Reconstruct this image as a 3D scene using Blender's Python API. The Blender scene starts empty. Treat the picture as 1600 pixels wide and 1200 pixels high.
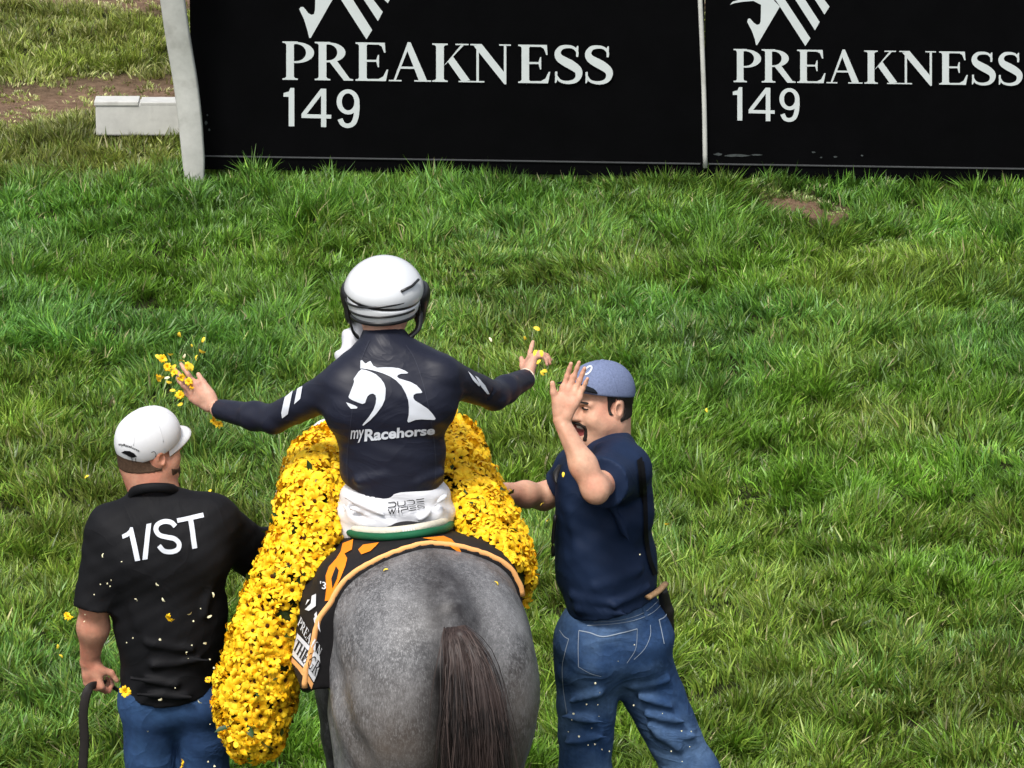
import bpy, bmesh, math, random
import numpy as np
from mathutils import Vector, Matrix
from mathutils.bvhtree import BVHTree

random.seed(7)
rng = np.random.default_rng(11)
scene = bpy.context.scene
COL = scene.collection

# ------------------------------------------------------------------ camera
CAM_H, PITCH, FPX = 6.30, math.radians(18.0), 7905.0        # FPX: focal length in photo pixels (1600 wide)
cam_d = bpy.data.cameras.new('camera')
cam = bpy.data.objects.new('camera', cam_d); COL.objects.link(cam)
cam.location = (0, 0, CAM_H); cam.rotation_euler = (math.pi/2 - PITCH, 0, 0)
cam_d.sensor_width = 36.0; cam_d.lens = 36.0*FPX/1600.0
cam_d.clip_start = 0.5; cam_d.clip_end = 600
scene.camera = cam

# ------------------------------------------------------------------ world, sun, exposure
SUN_EL, SUN_AZ = math.radians(58), math.radians(205)         # azimuth from +Y, clockwise seen from above
world = bpy.data.worlds.new('World'); scene.world = world; world.use_nodes = True
wn = world.node_tree.nodes; wl = world.node_tree.links
bg = wn['Background']
sky = wn.new('ShaderNodeTexSky'); sky.sky_type = 'NISHITA'; sky.sun_disc = False
sky.sun_elevation = SUN_EL; sky.sun_rotation = SUN_AZ; sky.air_density = 1.0; sky.dust_density = 4.0; sky.ozone_density = 1.0
hsv = wn.new('ShaderNodeHueSaturation'); hsv.inputs['Saturation'].default_value = 0.45
wl.new(sky.outputs[0], hsv.inputs['Color']); wl.new(hsv.outputs[0], bg.inputs['Color'])
bg.inputs['Strength'].default_value = 0.13
sun_d = bpy.data.lights.new('sun', 'SUN'); sun_d.energy = 2.0; sun_d.angle = math.radians(12); sun_d.color = (1.0, 0.965, 0.91)
sun = bpy.data.objects.new('sun', sun_d); COL.objects.link(sun)
sdir = Vector((math.sin(SUN_AZ)*math.cos(SUN_EL), math.cos(SUN_AZ)*math.cos(SUN_EL), math.sin(SUN_EL)))
sun.rotation_euler = (-sdir).to_track_quat('-Z', 'Y').to_euler(); sun.location = (0, 8, 12)
scene.view_settings.view_transform = 'Standard'; scene.view_settings.look = 'None'
scene.view_settings.exposure = 0.62; scene.view_settings.gamma = 1.0
scene.view_settings.use_curve_mapping = False

# ------------------------------------------------------------------ pixel -> world
_c, _s = math.cos(PITCH), math.sin(PITCH)
CAMP = np.array([0, 0, CAM_H])
def ray(px, py):
    u = (px-800.0)/FPX; v = (600.0-py)/FPX
    return np.array([u, _c + v*_s, -_s + v*_c])
def P(px, py, Y):
    d = ray(px, py); return CAMP + d*(Y/d[1])
def unit(v):
    v = np.asarray(v, float); return v/np.linalg.norm(v)

# ------------------------------------------------------------------ object helpers
BASE = {}
def props(o, label=None, cat=None, group=None, kind=None):
    if label: o['label'] = label
    if cat: o['category'] = cat
    if group: o['group'] = group
    if kind: o['kind'] = kind
    return o
def thing(name, loc, label, cat, group=None):
    o = bpy.data.objects.new(name, None); COL.objects.link(o)
    o.location = loc; o.empty_display_size = 0.1
    BASE[o] = np.array(loc, float)
    return props(o, label, cat, group)
def mk(name, verts, faces, mats, parent=None, smooth=True, base=None, fmat=None):
    """one mesh object; verts in world space, stored relative to the thing's base"""
    verts = np.asarray(verts, float)
    if parent is not None: b = BASE[parent]
    else: b = np.array(base if base is not None else (0, 0, 0), float)
    me = bpy.data.meshes.new(name)
    if isinstance(faces, np.ndarray):
        n, k = faces.shape
        me.vertices.add(len(verts)); me.vertices.foreach_set('co', (verts-b).astype(np.float32).ravel())
        me.loops.add(n*k); me.loops.foreach_set('vertex_index', faces.astype(np.int32).ravel())
        me.polygons.add(n); me.polygons.foreach_set('loop_start', np.arange(0, n*k, k, dtype=np.int32))
        me.update(calc_edges=True); me.validate()
    else:
        me.from_pydata([tuple(v) for v in (verts-b)], [], [tuple(f) for f in faces]); me.update()
    for m in (mats if isinstance(mats, (list, tuple)) else [mats]): me.materials.append(m)
    if smooth: me.polygons.foreach_set('use_smooth', np.ones(len(me.polygons), dtype=bool))
    if fmat is not None: me.polygons.foreach_set('material_index', np.asarray(fmat, dtype=np.int32))
    o = bpy.data.objects.new(name, me); COL.objects.link(o)
    if parent is not None: o.parent = parent
    else: o.location = b
    BASE[o] = b
    return o
def join(parts):
    V, F, n = [], [], 0
    if not parts: return np.zeros((3, 3)), [(0, 1, 2)]
    for v, f in parts:
        v = np.asarray(v, float); V.append(v); F += [tuple(int(i)+n for i in q) for q in f]; n += len(v)
    return np.concatenate(V), F
def boxvf(c, hx, hy, hz, X=(1, 0, 0), Y=(0, 1, 0), Z=(0, 0, 1)):
    c, X, Y, Z = [np.asarray(a, float) for a in (c, X, Y, Z)]
    v = [c + sx*hx*X + sy*hy*Y + sz*hz*Z for sz in (-1, 1) for sy in (-1, 1) for sx in (-1, 1)]
    return np.array(v), [(0, 2, 3, 1), (4, 5, 7, 6), (0, 1, 5, 4), (2, 6, 7, 3), (0, 4, 6, 2), (1, 3, 7, 5)]
def bevel_box(name, c, hx, hy, hz, m, parent, bw=0.004, X=(1, 0, 0), Y=(0, 1, 0), Z=(0, 0, 1), seg=2):
    v, f = boxvf(c, hx, hy, hz, X, Y, Z)
    bm = bmesh.new(); vs = [bm.verts.new(p) for p in v]
    for q in f: bm.faces.new([vs[i] for i in q])
    bmesh.ops.bevel(bm, geom=bm.edges[:], offset=bw, segments=seg, affect='EDGES', profile=0.6)
    bmesh.ops.recalc_face_normals(bm, faces=bm.faces)
    bm.verts.index_update(); V = [tuple(x.co) for x in bm.verts]; F = [[x.index for x in g.verts] for g in bm.faces]; bm.free()
    return mk(name, V, F, m, parent, smooth=False)
def catmull(pts, n):
    pts = np.asarray(pts, float); out = []
    Q = np.vstack([2*pts[0]-pts[1], pts, 2*pts[-1]-pts[-2]])
    for i in range(len(pts)-1):
        p0, p1, p2, p3 = Q[i:i+4]
        for t in np.linspace(0, 1, n, endpoint=False):
            out.append(0.5*((2*p1)+(-p0+p2)*t+(2*p0-5*p1+4*p2-p3)*t*t+(-p0+3*p1-3*p2+p3)*t**3))
    out.append(pts[-1]); return np.array(out)
def tubevf(path, rad, seg=8, ref=(0, 0, 1), flat=1.0, cap=True):
    """tube along path; flat scales the second cross axis"""
    path = np.asarray(path, float); n = len(path)
    rad = np.broadcast_to(np.asarray(rad, float), (n,))
    T = np.gradient(path, axis=0); T /= np.linalg.norm(T, axis=1)[:, None]
    A = np.cross(T, np.asarray(ref, float)); bad = np.linalg.norm(A, axis=1) < 1e-5; A[bad] = (1, 0, 0)
    A /= np.linalg.norm(A, axis=1)[:, None]; B = np.cross(A, T)
    th = np.linspace(0, 2*np.pi, seg, endpoint=False)
    V = (path[:, None, :] + rad[:, None, None]*(np.cos(th)[None, :, None]*A[:, None, :] + flat*np.sin(th)[None, :, None]*B[:, None, :])).reshape(-1, 3)
    F = [(i*seg+j, i*seg+(j+1) % seg, (i+1)*seg+(j+1) % seg, (i+1)*seg+j) for i in range(n-1) for j in range(seg)]
    if cap: F += [tuple(range(seg))[::-1], tuple((n-1)*seg+j for j in range(seg))]
    return V, F

# ------------------------------------------------------------------ materials
def mat(name, col, rough=0.6, spec=0.3, var=0.12, vscale=30.0, bump=0.0, bscale=200.0, col2=None, c2scale=4.0, c2lo=0.4, c2hi=0.65,
        sss=0.0, stretch=None, sheen=0.0, coat=0.0, metallic=0.0, bdist=0.002, fold=0.0, fscale=8.0, fstretch=(1, 1, 1)):
    m = bpy.data.materials.new(name); m.use_nodes = True
    N, L = m.node_tree.nodes, m.node_tree.links; b = N['Principled BSDF']
    b.inputs['Roughness'].default_value = rough; b.inputs['Specular IOR Level'].default_value = spec
    b.inputs['Metallic'].default_value = metallic
    if sss: b.inputs['Subsurface Weight'].default_value = sss; b.inputs['Subsurface Radius'].default_value = (0.012, 0.005, 0.003); b.inputs['Subsurface Scale'].default_value = 1.0
    if sheen: b.inputs['Sheen Weight'].default_value = sheen
    if coat: b.inputs['Coat Weight'].default_value = coat; b.inputs['Coat Roughness'].default_value = 0.15
    tc = N.new('ShaderNodeTexCoord'); vec = tc.outputs['Object']
    if stretch:
        mp = N.new('ShaderNodeMapping'); mp.inputs['Scale'].default_value = stretch; L.new(vec, mp.inputs['Vector']); vec = mp.outputs[0]
    c_out = None
    rgb = N.new('ShaderNodeRGB'); rgb.outputs[0].default_value = (*col, 1); c_out = rgb.outputs[0]
    if col2 is not None:
        n2 = N.new('ShaderNodeTexNoise'); n2.inputs['Scale'].default_value = c2scale; n2.inputs['Detail'].default_value = 5; L.new(tc.outputs['Object'], n2.inputs['Vector'])
        mr = N.new('ShaderNodeMapRange'); mr.inputs[1].default_value = c2lo; mr.inputs[2].default_value = c2hi; L.new(n2.outputs['Fac'], mr.inputs[0])
        mx = N.new('ShaderNodeMix'); mx.data_type = 'RGBA'; L.new(mr.outputs[0], mx.inputs[0]); L.new(c_out, mx.inputs[6]); mx.inputs[7].default_value = (*col2, 1); c_out = mx.outputs[2]
    if var:
        n1 = N.new('ShaderNodeTexNoise'); n1.inputs['Scale'].default_value = vscale; n1.inputs['Detail'].default_value = 6; n1.inputs['Roughness'].default_value = 0.65; L.new(vec, n1.inputs['Vector'])
        mr = N.new('ShaderNodeMapRange'); mr.inputs[1].default_value = 0.25; mr.inputs[2].default_value = 0.75; mr.inputs[3].default_value = 1-var; mr.inputs[4].default_value = 1+var; L.new(n1.outputs['Fac'], mr.inputs[0])
        mx = N.new('ShaderNodeMix'); mx.data_type = 'RGBA'; mx.blend_type = 'MULTIPLY'; mx.inputs[0].default_value = 1; L.new(c_out, mx.inputs[6]); L.new(mr.outputs[0], mx.inputs[7]); c_out = mx.outputs[2]
    L.new(c_out, b.inputs['Base Color'])
    nrm_in = None
    if fold:                                                 # creased cloth: ridged, warped noise
        fm = N.new('ShaderNodeMapping'); fm.inputs['Scale'].default_value = fstretch; L.new(tc.outputs['Object'], fm.inputs['Vector'])
        nf = N.new('ShaderNodeTexNoise'); nf.inputs['Scale'].default_value = fscale; nf.inputs['Detail'].default_value = 3; nf.inputs['Distortion'].default_value = 1.2; nf.inputs['Roughness'].default_value = .45; L.new(fm.outputs[0], nf.inputs['Vector'])
        m1 = N.new('ShaderNodeMath'); m1.operation = 'SUBTRACT'; m1.inputs[1].default_value = .5; L.new(nf.outputs['Fac'], m1.inputs[0])
        m2 = N.new('ShaderNodeMath'); m2.operation = 'ABSOLUTE'; L.new(m1.outputs[0], m2.inputs[0])
        m3 = N.new('ShaderNodeMath'); m3.operation = 'POWER'; m3.inputs[1].default_value = .6; L.new(m2.outputs[0], m3.inputs[0])
        fb = N.new('ShaderNodeBump'); fb.inputs['Strength'].default_value = fold; fb.inputs['Distance'].default_value = .03; fb.invert = True; L.new(m3.outputs[0], fb.inputs['Height']); nrm_in = fb.outputs[0]; L.new(nrm_in, b.inputs['Normal'])
    if bump:
        nb = N.new('ShaderNodeTexNoise'); nb.inputs['Scale'].default_value = bscale; nb.inputs['Detail'].default_value = 4; L.new(vec, nb.inputs['Vector'])
        bp = N.new('ShaderNodeBump'); bp.inputs['Strength'].default_value = bump; bp.inputs['Distance'].default_value = bdist; L.new(nb.outputs['Fac'], bp.inputs['Height']); L.new(bp.outputs[0], b.inputs['Normal'])
        if nrm_in is not None: L.new(nrm_in, bp.inputs['Normal'])
    return m

# ------------------------------------------------------------------ signed distance modelling (organic shapes as ONE surface)
class Field:
    """soft union of tapered limbs and ellipsoids, meshed by surface nets"""
    def __init__(self, h): self.h = h; self.ops = []; self.post = []; self.lo = np.full(3, 1e9); self.hi = np.full(3, -1e9)
    def _bb(self, lo, hi):
        self.lo = np.minimum(self.lo, lo); self.hi = np.maximum(self.hi, hi)
    def cone(self, a, b, ra, rb, k=0.03, w=None, s=1.0, cap=False, sub=False, capa=False):
        a, b = np.asarray(a, float), np.asarray(b, float); wv = None if w is None else unit(w)
        r = max(ra, rb); lo = np.minimum(a, b)-r; hi = np.maximum(a, b)+r
        def f(X, Y, Z):
            x, y, z = X-a[0], Y-a[1], Z-a[2]; e = b-a
            if wv is not None:
                t = (x*wv[0]+y*wv[1]+z*wv[2])*(s-1); x, y, z = x+t*wv[0], y+t*wv[1], z+t*wv[2]
                e = e+(e@wv)*(s-1)*wv
            L2 = max(e@e, 1e-12)
            t = np.clip((x*e[0]+y*e[1]+z*e[2])/L2, 0, 1)
            d = np.sqrt((x-t*e[0])**2+(y-t*e[1])**2+(z-t*e[2])**2)-(ra+(rb-ra)*t)
            if s > 1: d = d/(1+0.6*(s-1))
            if cap or capa:
                u = e/math.sqrt(L2); q = x*u[0]+y*u[1]+z*u[2]
                if cap: d = np.maximum(d, q-math.sqrt(L2))
                if capa: d = np.maximum(d, -q)
            return d
        self.ops.append((f, lo-k, hi+k, k, sub))
        if not sub: self._bb(lo, hi)
        return self
    def chain(self, pts, rs, k=0.03, **kw):
        for i in range(len(pts)-1): self.cone(pts[i], pts[i+1], rs[i], rs[i+1], k, **kw)
        return self
    def ell(self, c, r, k=0.03, R=None, sub=False):
        c = np.asarray(c, float); r = np.asarray(r, float); R = np.eye(3) if R is None else np.asarray(R, float)   # columns = axes
        ext = np.sqrt(((R*r[None, :])**2).sum(1))
        def f(X, Y, Z):
            x, y, z = X-c[0], Y-c[1], Z-c[2]
            q = [x*R[0, i]+y*R[1, i]+z*R[2, i] for i in range(3)]
            k0 = np.sqrt((q[0]/r[0])**2+(q[1]/r[1])**2+(q[2]/r[2])**2)
            k1 = np.sqrt((q[0]/r[0]**2)**2+(q[1]/r[1]**2)**2+(q[2]/r[2]**2)**2)
            return k0*(k0-1)/np.maximum(k1, 1e-6)
        self.ops.append((f, c-ext-k, c+ext+k, k, sub))
        if not sub: self._bb(c-ext, c+ext)
        return self
    def cut(self, p, n, k=0.004):
        """remove everything on the side n points to"""
        p = np.asarray(p, float); n = unit(n)
        def g(D, X, Y, Z):
            e = (X-p[0])*n[0]+(Y-p[1])*n[1]+(Z-p[2])*n[2]
            h = np.maximum(k-np.abs(D-e), 0)/k
            return np.maximum(D, e)+h*h*k*0.25
        self.post.append(g); return self
    def disp(self, fn): self.post.append(lambda D, X, Y, Z: D+fn(X, Y, Z)); return self
    def region(self, fn): self.post.append(lambda D, X, Y, Z: np.maximum(D, fn(X, Y, Z))); return self
    def inflate(self, t): self.post.append(lambda D, X, Y, Z: D-t); self.lo = self.lo-t; self.hi = self.hi+t; return self
    def copy(self, h=None):
        f = Field(h or self.h); f.ops = list(self.ops); f.post = list(self.post); f.lo = self.lo.copy(); f.hi = self.hi.copy(); return f
    def mesh(self):
        h = self.h; lo = self.lo-3*h; n = np.ceil((self.hi+3*h-lo)/h).astype(int)+1
        ax = [(lo[i]+h*np.arange(n[i])).astype(np.float32) for i in range(3)]
        D = np.full(n, 1.0, np.float32)
        for f, l, u, k, sub in self.ops:
            m = 4*h+0.02
            i0 = np.maximum(np.floor((l-m-lo)/h).astype(int), 0); i1 = np.minimum(np.ceil((u+m-lo)/h).astype(int)+1, n)
            if np.any(i1 <= i0): continue
            sl = tuple(slice(i0[i], i1[i]) for i in range(3))
            d = f(ax[0][sl[0]][:, None, None], ax[1][sl[1]][None, :, None], ax[2][sl[2]][None, None, :])
            A = D[sl]
            if sub:
                d = -d; hh = np.maximum(k-np.abs(A-d), 0)/k; D[sl] = np.maximum(A, d)+hh*hh*k*0.25
            else:
                hh = np.maximum(k-np.abs(A-d), 0)/k; D[sl] = np.minimum(A, d)-hh*hh*k*0.25
        X, Y, Z = ax[0][:, None, None], ax[1][None, :, None], ax[2][None, None, :]
        for g in self.post: D = g(D, X, Y, Z).astype(np.float32)
        return nets(D, lo, h)
def nets(D, lo, h):
    ins = D < 0
    a = ins[:-1, :-1, :-1]; c = a.astype(np.int8)
    S = [(0, 0, 0), (1, 0, 0), (0, 1, 0), (1, 1, 0), (0, 0, 1), (1, 0, 1), (0, 1, 1), (1, 1, 1)]
    n = np.array(D.shape)
    cnt = sum(ins[s[0]:n[0]-1+s[0], s[1]:n[1]-1+s[1], s[2]:n[2]-1+s[2]].astype(np.int8) for s in S)
    act = (cnt > 0) & (cnt < 8)
    idx = np.argwhere(act)
    ids = np.full(act.shape, -1, np.int32); ids[tuple(idx.T)] = np.arange(len(idx))
    val = np.stack([D[idx[:, 0]+s[0], idx[:, 1]+s[1], idx[:, 2]+s[2]] for s in S], 1)
    acc = np.zeros((len(idx), 3)); num = np.zeros(len(idx)); Sa = np.array(S, float)
    for i in range(8):
        for j in range(i+1, 8):
            if np.abs(Sa[i]-Sa[j]).sum() != 1: continue
            vi, vj = val[:, i], val[:, j]; x = (vi < 0) != (vj < 0)
            t = np.where(x, vi/np.where(x, vi-vj, 1), 0)
            acc += np.where(x[:, None], Sa[i]+(Sa[j]-Sa[i])*t[:, None], 0); num += x
    V = lo + h*(idx + acc/num[:, None])
    F = []
    for axis in range(3):
        s0 = [slice(None)]*3; s1 = [slice(None)]*3; s0[axis] = slice(0, -1); s1[axis] = slice(1, None)
        A, B = ins[tuple(s0)], ins[tuple(s1)]
        e = np.argwhere(A != B); b, cc = (axis+1) % 3, (axis+2) % 3
        ok = (e[:, b] > 0) & (e[:, cc] > 0) & (e[:, b] < n[b]-1) & (e[:, cc] < n[cc]-1); e = e[ok]
        def at(db, dc):
            q = e.copy(); q[:, b] += db; q[:, cc] += dc; return ids[tuple(q.T)]
        quad = np.stack([at(-1, -1), at(0, -1), at(0, 0), at(-1, 0)], 1)
        fl = ~A[tuple(e.T)]
        quad[fl] = quad[fl][:, ::-1]
        F.append(quad)
    F = np.concatenate(F); F = F[(F >= 0).all(1)]
    return V, F
def addmesh(*vf):
    V, F, n = [], [], 0
    for v, f in vf: V.append(v); F.append(np.asarray(f)+n); n += len(v)
    return np.concatenate(V), np.concatenate(F)
def bvh_of(V, F): return BVHTree.FromPolygons([Vector(v) for v in V], [tuple(int(i) for i in f) for f in F])
def hit(bvh, px, py):
    d = Vector(ray(px, py)); d.normalize()
    return bvh.ray_cast(Vector(CAMP), d)

# ------------------------------------------------------------------ flat print laid on surfaces
def curve2d(loops):
    """filled 2D mesh (verts Nx2, faces) of closed loops, even-odd"""
    cu = bpy.data.curves.new('outline', 'CURVE'); cu.dimensions = '2D'; cu.fill_mode = 'BOTH'
    for lp in loops:
        sp = cu.splines.new('POLY'); sp.points.add(len(lp)-1)
        for i, q in enumerate(lp): sp.points[i].co = (q[0], q[1], 0, 1)
        sp.use_cyclic_u = True
    return curvemesh(cu)
def curvemesh(cu):
    o = bpy.data.objects.new('outline', cu); COL.objects.link(o)
    dg = bpy.context.evaluated_depsgraph_get(); ev = o.evaluated_get(dg); me = ev.to_mesh()
    V = np.array([tuple(v.co)[:2] for v in me.vertices]) if len(me.vertices) else np.zeros((0, 2)); F = [tuple(p.vertices) for p in me.polygons]
    ev.to_mesh_clear(); bpy.data.objects.remove(o); bpy.data.curves.remove(cu)
    return V, F
def text2d(s, bold=0.0, shear=0.0, space=1.0):
    cu = bpy.data.curves.new('lettering', 'FONT'); cu.body = s; cu.fill_mode = 'BOTH'; cu.offset = bold; cu.shear = shear; cu.space_character = space; cu.resolution_u = 6
    return curvemesh(cu)
def fit_quad(V, tl, tr, bl, br):
    """map the 2D bounding box of V on a pixel quad (top-left, top-right, bottom-left, bottom-right)"""
    lo, hi = V.min(0), V.max(0); t = (V-lo)/(hi-lo)
    tl, tr, bl, br = [np.asarray(q, float) for q in (tl, tr, bl, br)]
    u, v = t[:, :1], t[:, 1:]
    return (1-v)*((1-u)*bl+u*br)+v*((1-u)*tl+u*tr)
def slice_grid(V, F, step):
    bm = bmesh.new(); vs = [bm.verts.new((v[0], v[1], 0)) for v in V]
    for f in F:
        try: bm.faces.new([vs[i] for i in f])
        except ValueError: pass
    lo, hi = V.min(0), V.max(0)
    for ax in (0, 1):
        for c in np.arange(lo[ax]+step, hi[ax], step):
            n = (1, 0, 0) if ax == 0 else (0, 1, 0); co = (c, 0, 0) if ax == 0 else (0, c, 0)
            bmesh.ops.bisect_plane(bm, geom=bm.verts[:]+bm.edges[:]+bm.faces[:], plane_co=co, plane_no=n)
    bmesh.ops.triangulate(bm, faces=bm.faces)
    bm.verts.index_update(); V2 = np.array([tuple(v.co)[:2] for v in bm.verts]); F2 = [tuple(v.index for v in f.verts) for f in bm.faces]; bm.free()
    return V2, F2
def wrap(polys, bvh, off=0.0025, step=8.0):
    """lay flat pixel-space shapes on a surface: each vertex lands on the surface it is printed on"""
    out = []
    for i, (V, F) in enumerate(polys):
        V, F = slice_grid(np.asarray(V, float), F, step)
        W = []; good = []
        for v in V:
            loc, nr, _, dist = hit(bvh, v[0], v[1])
            if loc is None: W.append((0, 0, 0)); good.append(False)
            else:
                if nr.dot(Vector(ray(v[0], v[1]))) > 0: nr = -nr
                W.append(tuple(loc+nr*(off+0.0002*i))); good.append(True)
        F = [f for f in F if all(good[j] for j in f)]
        if F: out.append((np.array(W), F))
    return join(out)
def stroke_loop(pts, w):
    """closed outline of a polyline stroke (2D) of width w (scalar or per point)"""
    p = np.asarray(pts, float); w = np.broadcast_to(np.asarray(w, float), (len(p),))/2
    T = np.gradient(p, axis=0); T /= np.maximum(np.linalg.norm(T, axis=1), 1e-9)[:, None]; Nn = np.stack([-T[:, 1], T[:, 0]], 1)
    return np.vstack([p+Nn*w[:, None], (p-Nn*w[:, None])[::-1]])
def strip2d(pts, w):
    l = stroke_loop(pts, w); n = len(l)//2
    return l, [(i, i+1, 2*n-2-i, 2*n-1-i) for i in range(n-1)]
GRASS_IN, GRASS_OUT = 33000, 4500
# ================================================================== SETTING: ground and grass
def vnoise(x, y, seed=0):
    xi, yi = np.floor(x).astype(np.int64), np.floor(y).astype(np.int64); fx, fy = x-xi, y-yi
    fx = fx*fx*(3-2*fx); fy = fy*fy*(3-2*fy)
    def hsh(a, b):
        q = (a*374761393 + b*668265263 + seed*974634777) & 0xffffffff
        q = ((q ^ (q >> 13))*1274126177) & 0xffffffff
        return ((q ^ (q >> 16)) & 0xffff)/65535.0
    return (hsh(xi, yi)*(1-fx)+hsh(xi+1, yi)*fx)*(1-fy)+(hsh(xi, yi+1)*(1-fx)+hsh(xi+1, yi+1)*fx)*fy
def fbm(x, y, s, seed=0, o=3):
    t = 0; a = 1; n = 0
    for i in range(o): t = t+a*vnoise(x*s, y*s, seed+i*17); n += a; a *= 0.5; s *= 2.03
    return t/n
FENCE_A = np.array([P(320, 300, 22.50)[0], 22.50]); FENCE_B = np.array([P(1600, 300, 22.28)[0], 22.28])
def fence_y(x): return FENCE_A[1]+(x-FENCE_A[0])*(FENCE_B[1]-FENCE_A[1])/(FENCE_B[0]-FENCE_A[0])
SCUFF = (1.33, 21.98)                                   # bare scuffed patch in front of the right banner
def scuff(x, y):
    a = (x-SCUFF[0])*0.86+(y-SCUFF[1])*0.50; b = -(x-SCUFF[0])*0.50+(y-SCUFF[1])*0.86
    a = a+(vnoise(x*14, y*14, 5)-.5)*.16; b = b+(vnoise(x*14, y*14, 9)-.5)*.16
    return np.clip(1.5-((a/0.13)**2+(b/0.28)**2), 0, 1)
def dirt(x, y):                                         # worn track behind the rail
    w = (fbm(x, y, 1.6, 3)-.5)*0.7
    d = np.clip(1.35-np.abs((y+w*.5)-23.92)/0.40, 0, 1)
    return np.maximum(d, np.clip((y+w-25.75)/0.25, 0, 1))
def gz(x, y): return 0.05*(fbm(x, y, 1.3, 21)-.5)+0.045*(fbm(x, y, 4.2, 22)-.5)

gx = np.concatenate([[-300, -120, -50, -20, -10], np.arange(-6, 6.01, 0.06), [10, 20, 50, 120, 300]])
gy = np.concatenate([[-150, -50, 0, 6, 9], np.arange(11, 27.01, 0.06), [30, 36, 50, 90, 200, 400]])
GX, GY = np.meshgrid(gx, gy, indexing='ij'); near = np.clip(np.minimum(6-np.abs(GX), np.minimum(GY-11, 27-GY)), 0, 1)
GV = np.stack([GX, GY, gz(GX, GY)*near-0.02], -1).reshape(-1, 3)
ni, nj = GX.shape; I = np.arange(ni*nj).reshape(ni, nj)
GF = np.stack([I[:-1, :-1], I[1:, :-1], I[1:, 1:], I[:-1, 1:]], -1).reshape(-1, 4)
m_ground = bpy.data.materials.new('soil'); m_ground.use_nodes = True
N, L = m_ground.node_tree.nodes, m_ground.node_tree.links; b = N['Principled BSDF']; b.inputs['Roughness'].default_value = .95; b.inputs['Specular IOR Level'].default_value = .1
at = N.new('ShaderNodeAttribute'); at.attribute_name = 'bare'
tc = N.new('ShaderNodeTexCoord'); nz = N.new('ShaderNodeTexNoise'); nz.inputs['Scale'].default_value = 26; nz.inputs['Detail'].default_value = 9; nz.inputs['Roughness'].default_value = .7; L.new(tc.outputs['Object'], nz.inputs['Vector'])
r1 = N.new('ShaderNodeValToRGB'); r1.color_ramp.elements[0].position = .3; r1.color_ramp.elements[1].position = .7; r1.color_ramp.elements[0].color = (.010, .013, .004, 1); r1.color_ramp.elements[1].color = (.030, .036, .011, 1)
r2 = N.new('ShaderNodeValToRGB'); r2.color_ramp.elements[0].position = .28; r2.color_ramp.elements[1].position = .72; r2.color_ramp.elements[0].color = (.075, .045, .028, 1); r2.color_ramp.elements[1].color = (.25, .165, .110, 1)
mx = N.new('ShaderNodeMix'); mx.data_type = 'RGBA'
for r in (r1, r2): L.new(nz.outputs['Fac'], r.inputs[0])
L.new(at.outputs['Fac'], mx.inputs[0]); L.new(r1.outputs[0], mx.inputs[6]); L.new(r2.outputs[0], mx.inputs[7]); L.new(mx.outputs[2], b.inputs['Base Color'])
bp = N.new('ShaderNodeBump'); bp.inputs['Strength'].default_value = .9; bp.inputs['Distance'].default_value = .02; L.new(nz.outputs['Fac'], bp.inputs['Height']); L.new(bp.outputs[0], b.inputs['Normal'])
ground = mk('ground', GV, GF, m_ground); props(ground, kind='structure', label='bare soil under the grass, brown along the track behind the rail', cat='ground')
bare = np.maximum(dirt(GV[:, 0], GV[:, 1]), scuff(GV[:, 0], GV[:, 1])); bare[near.ravel() <= 0] = 0
av = ground.data.attributes.new('bare', 'FLOAT', 'POINT'); av.data.foreach_set('value', bare.astype(np.float32))

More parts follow.
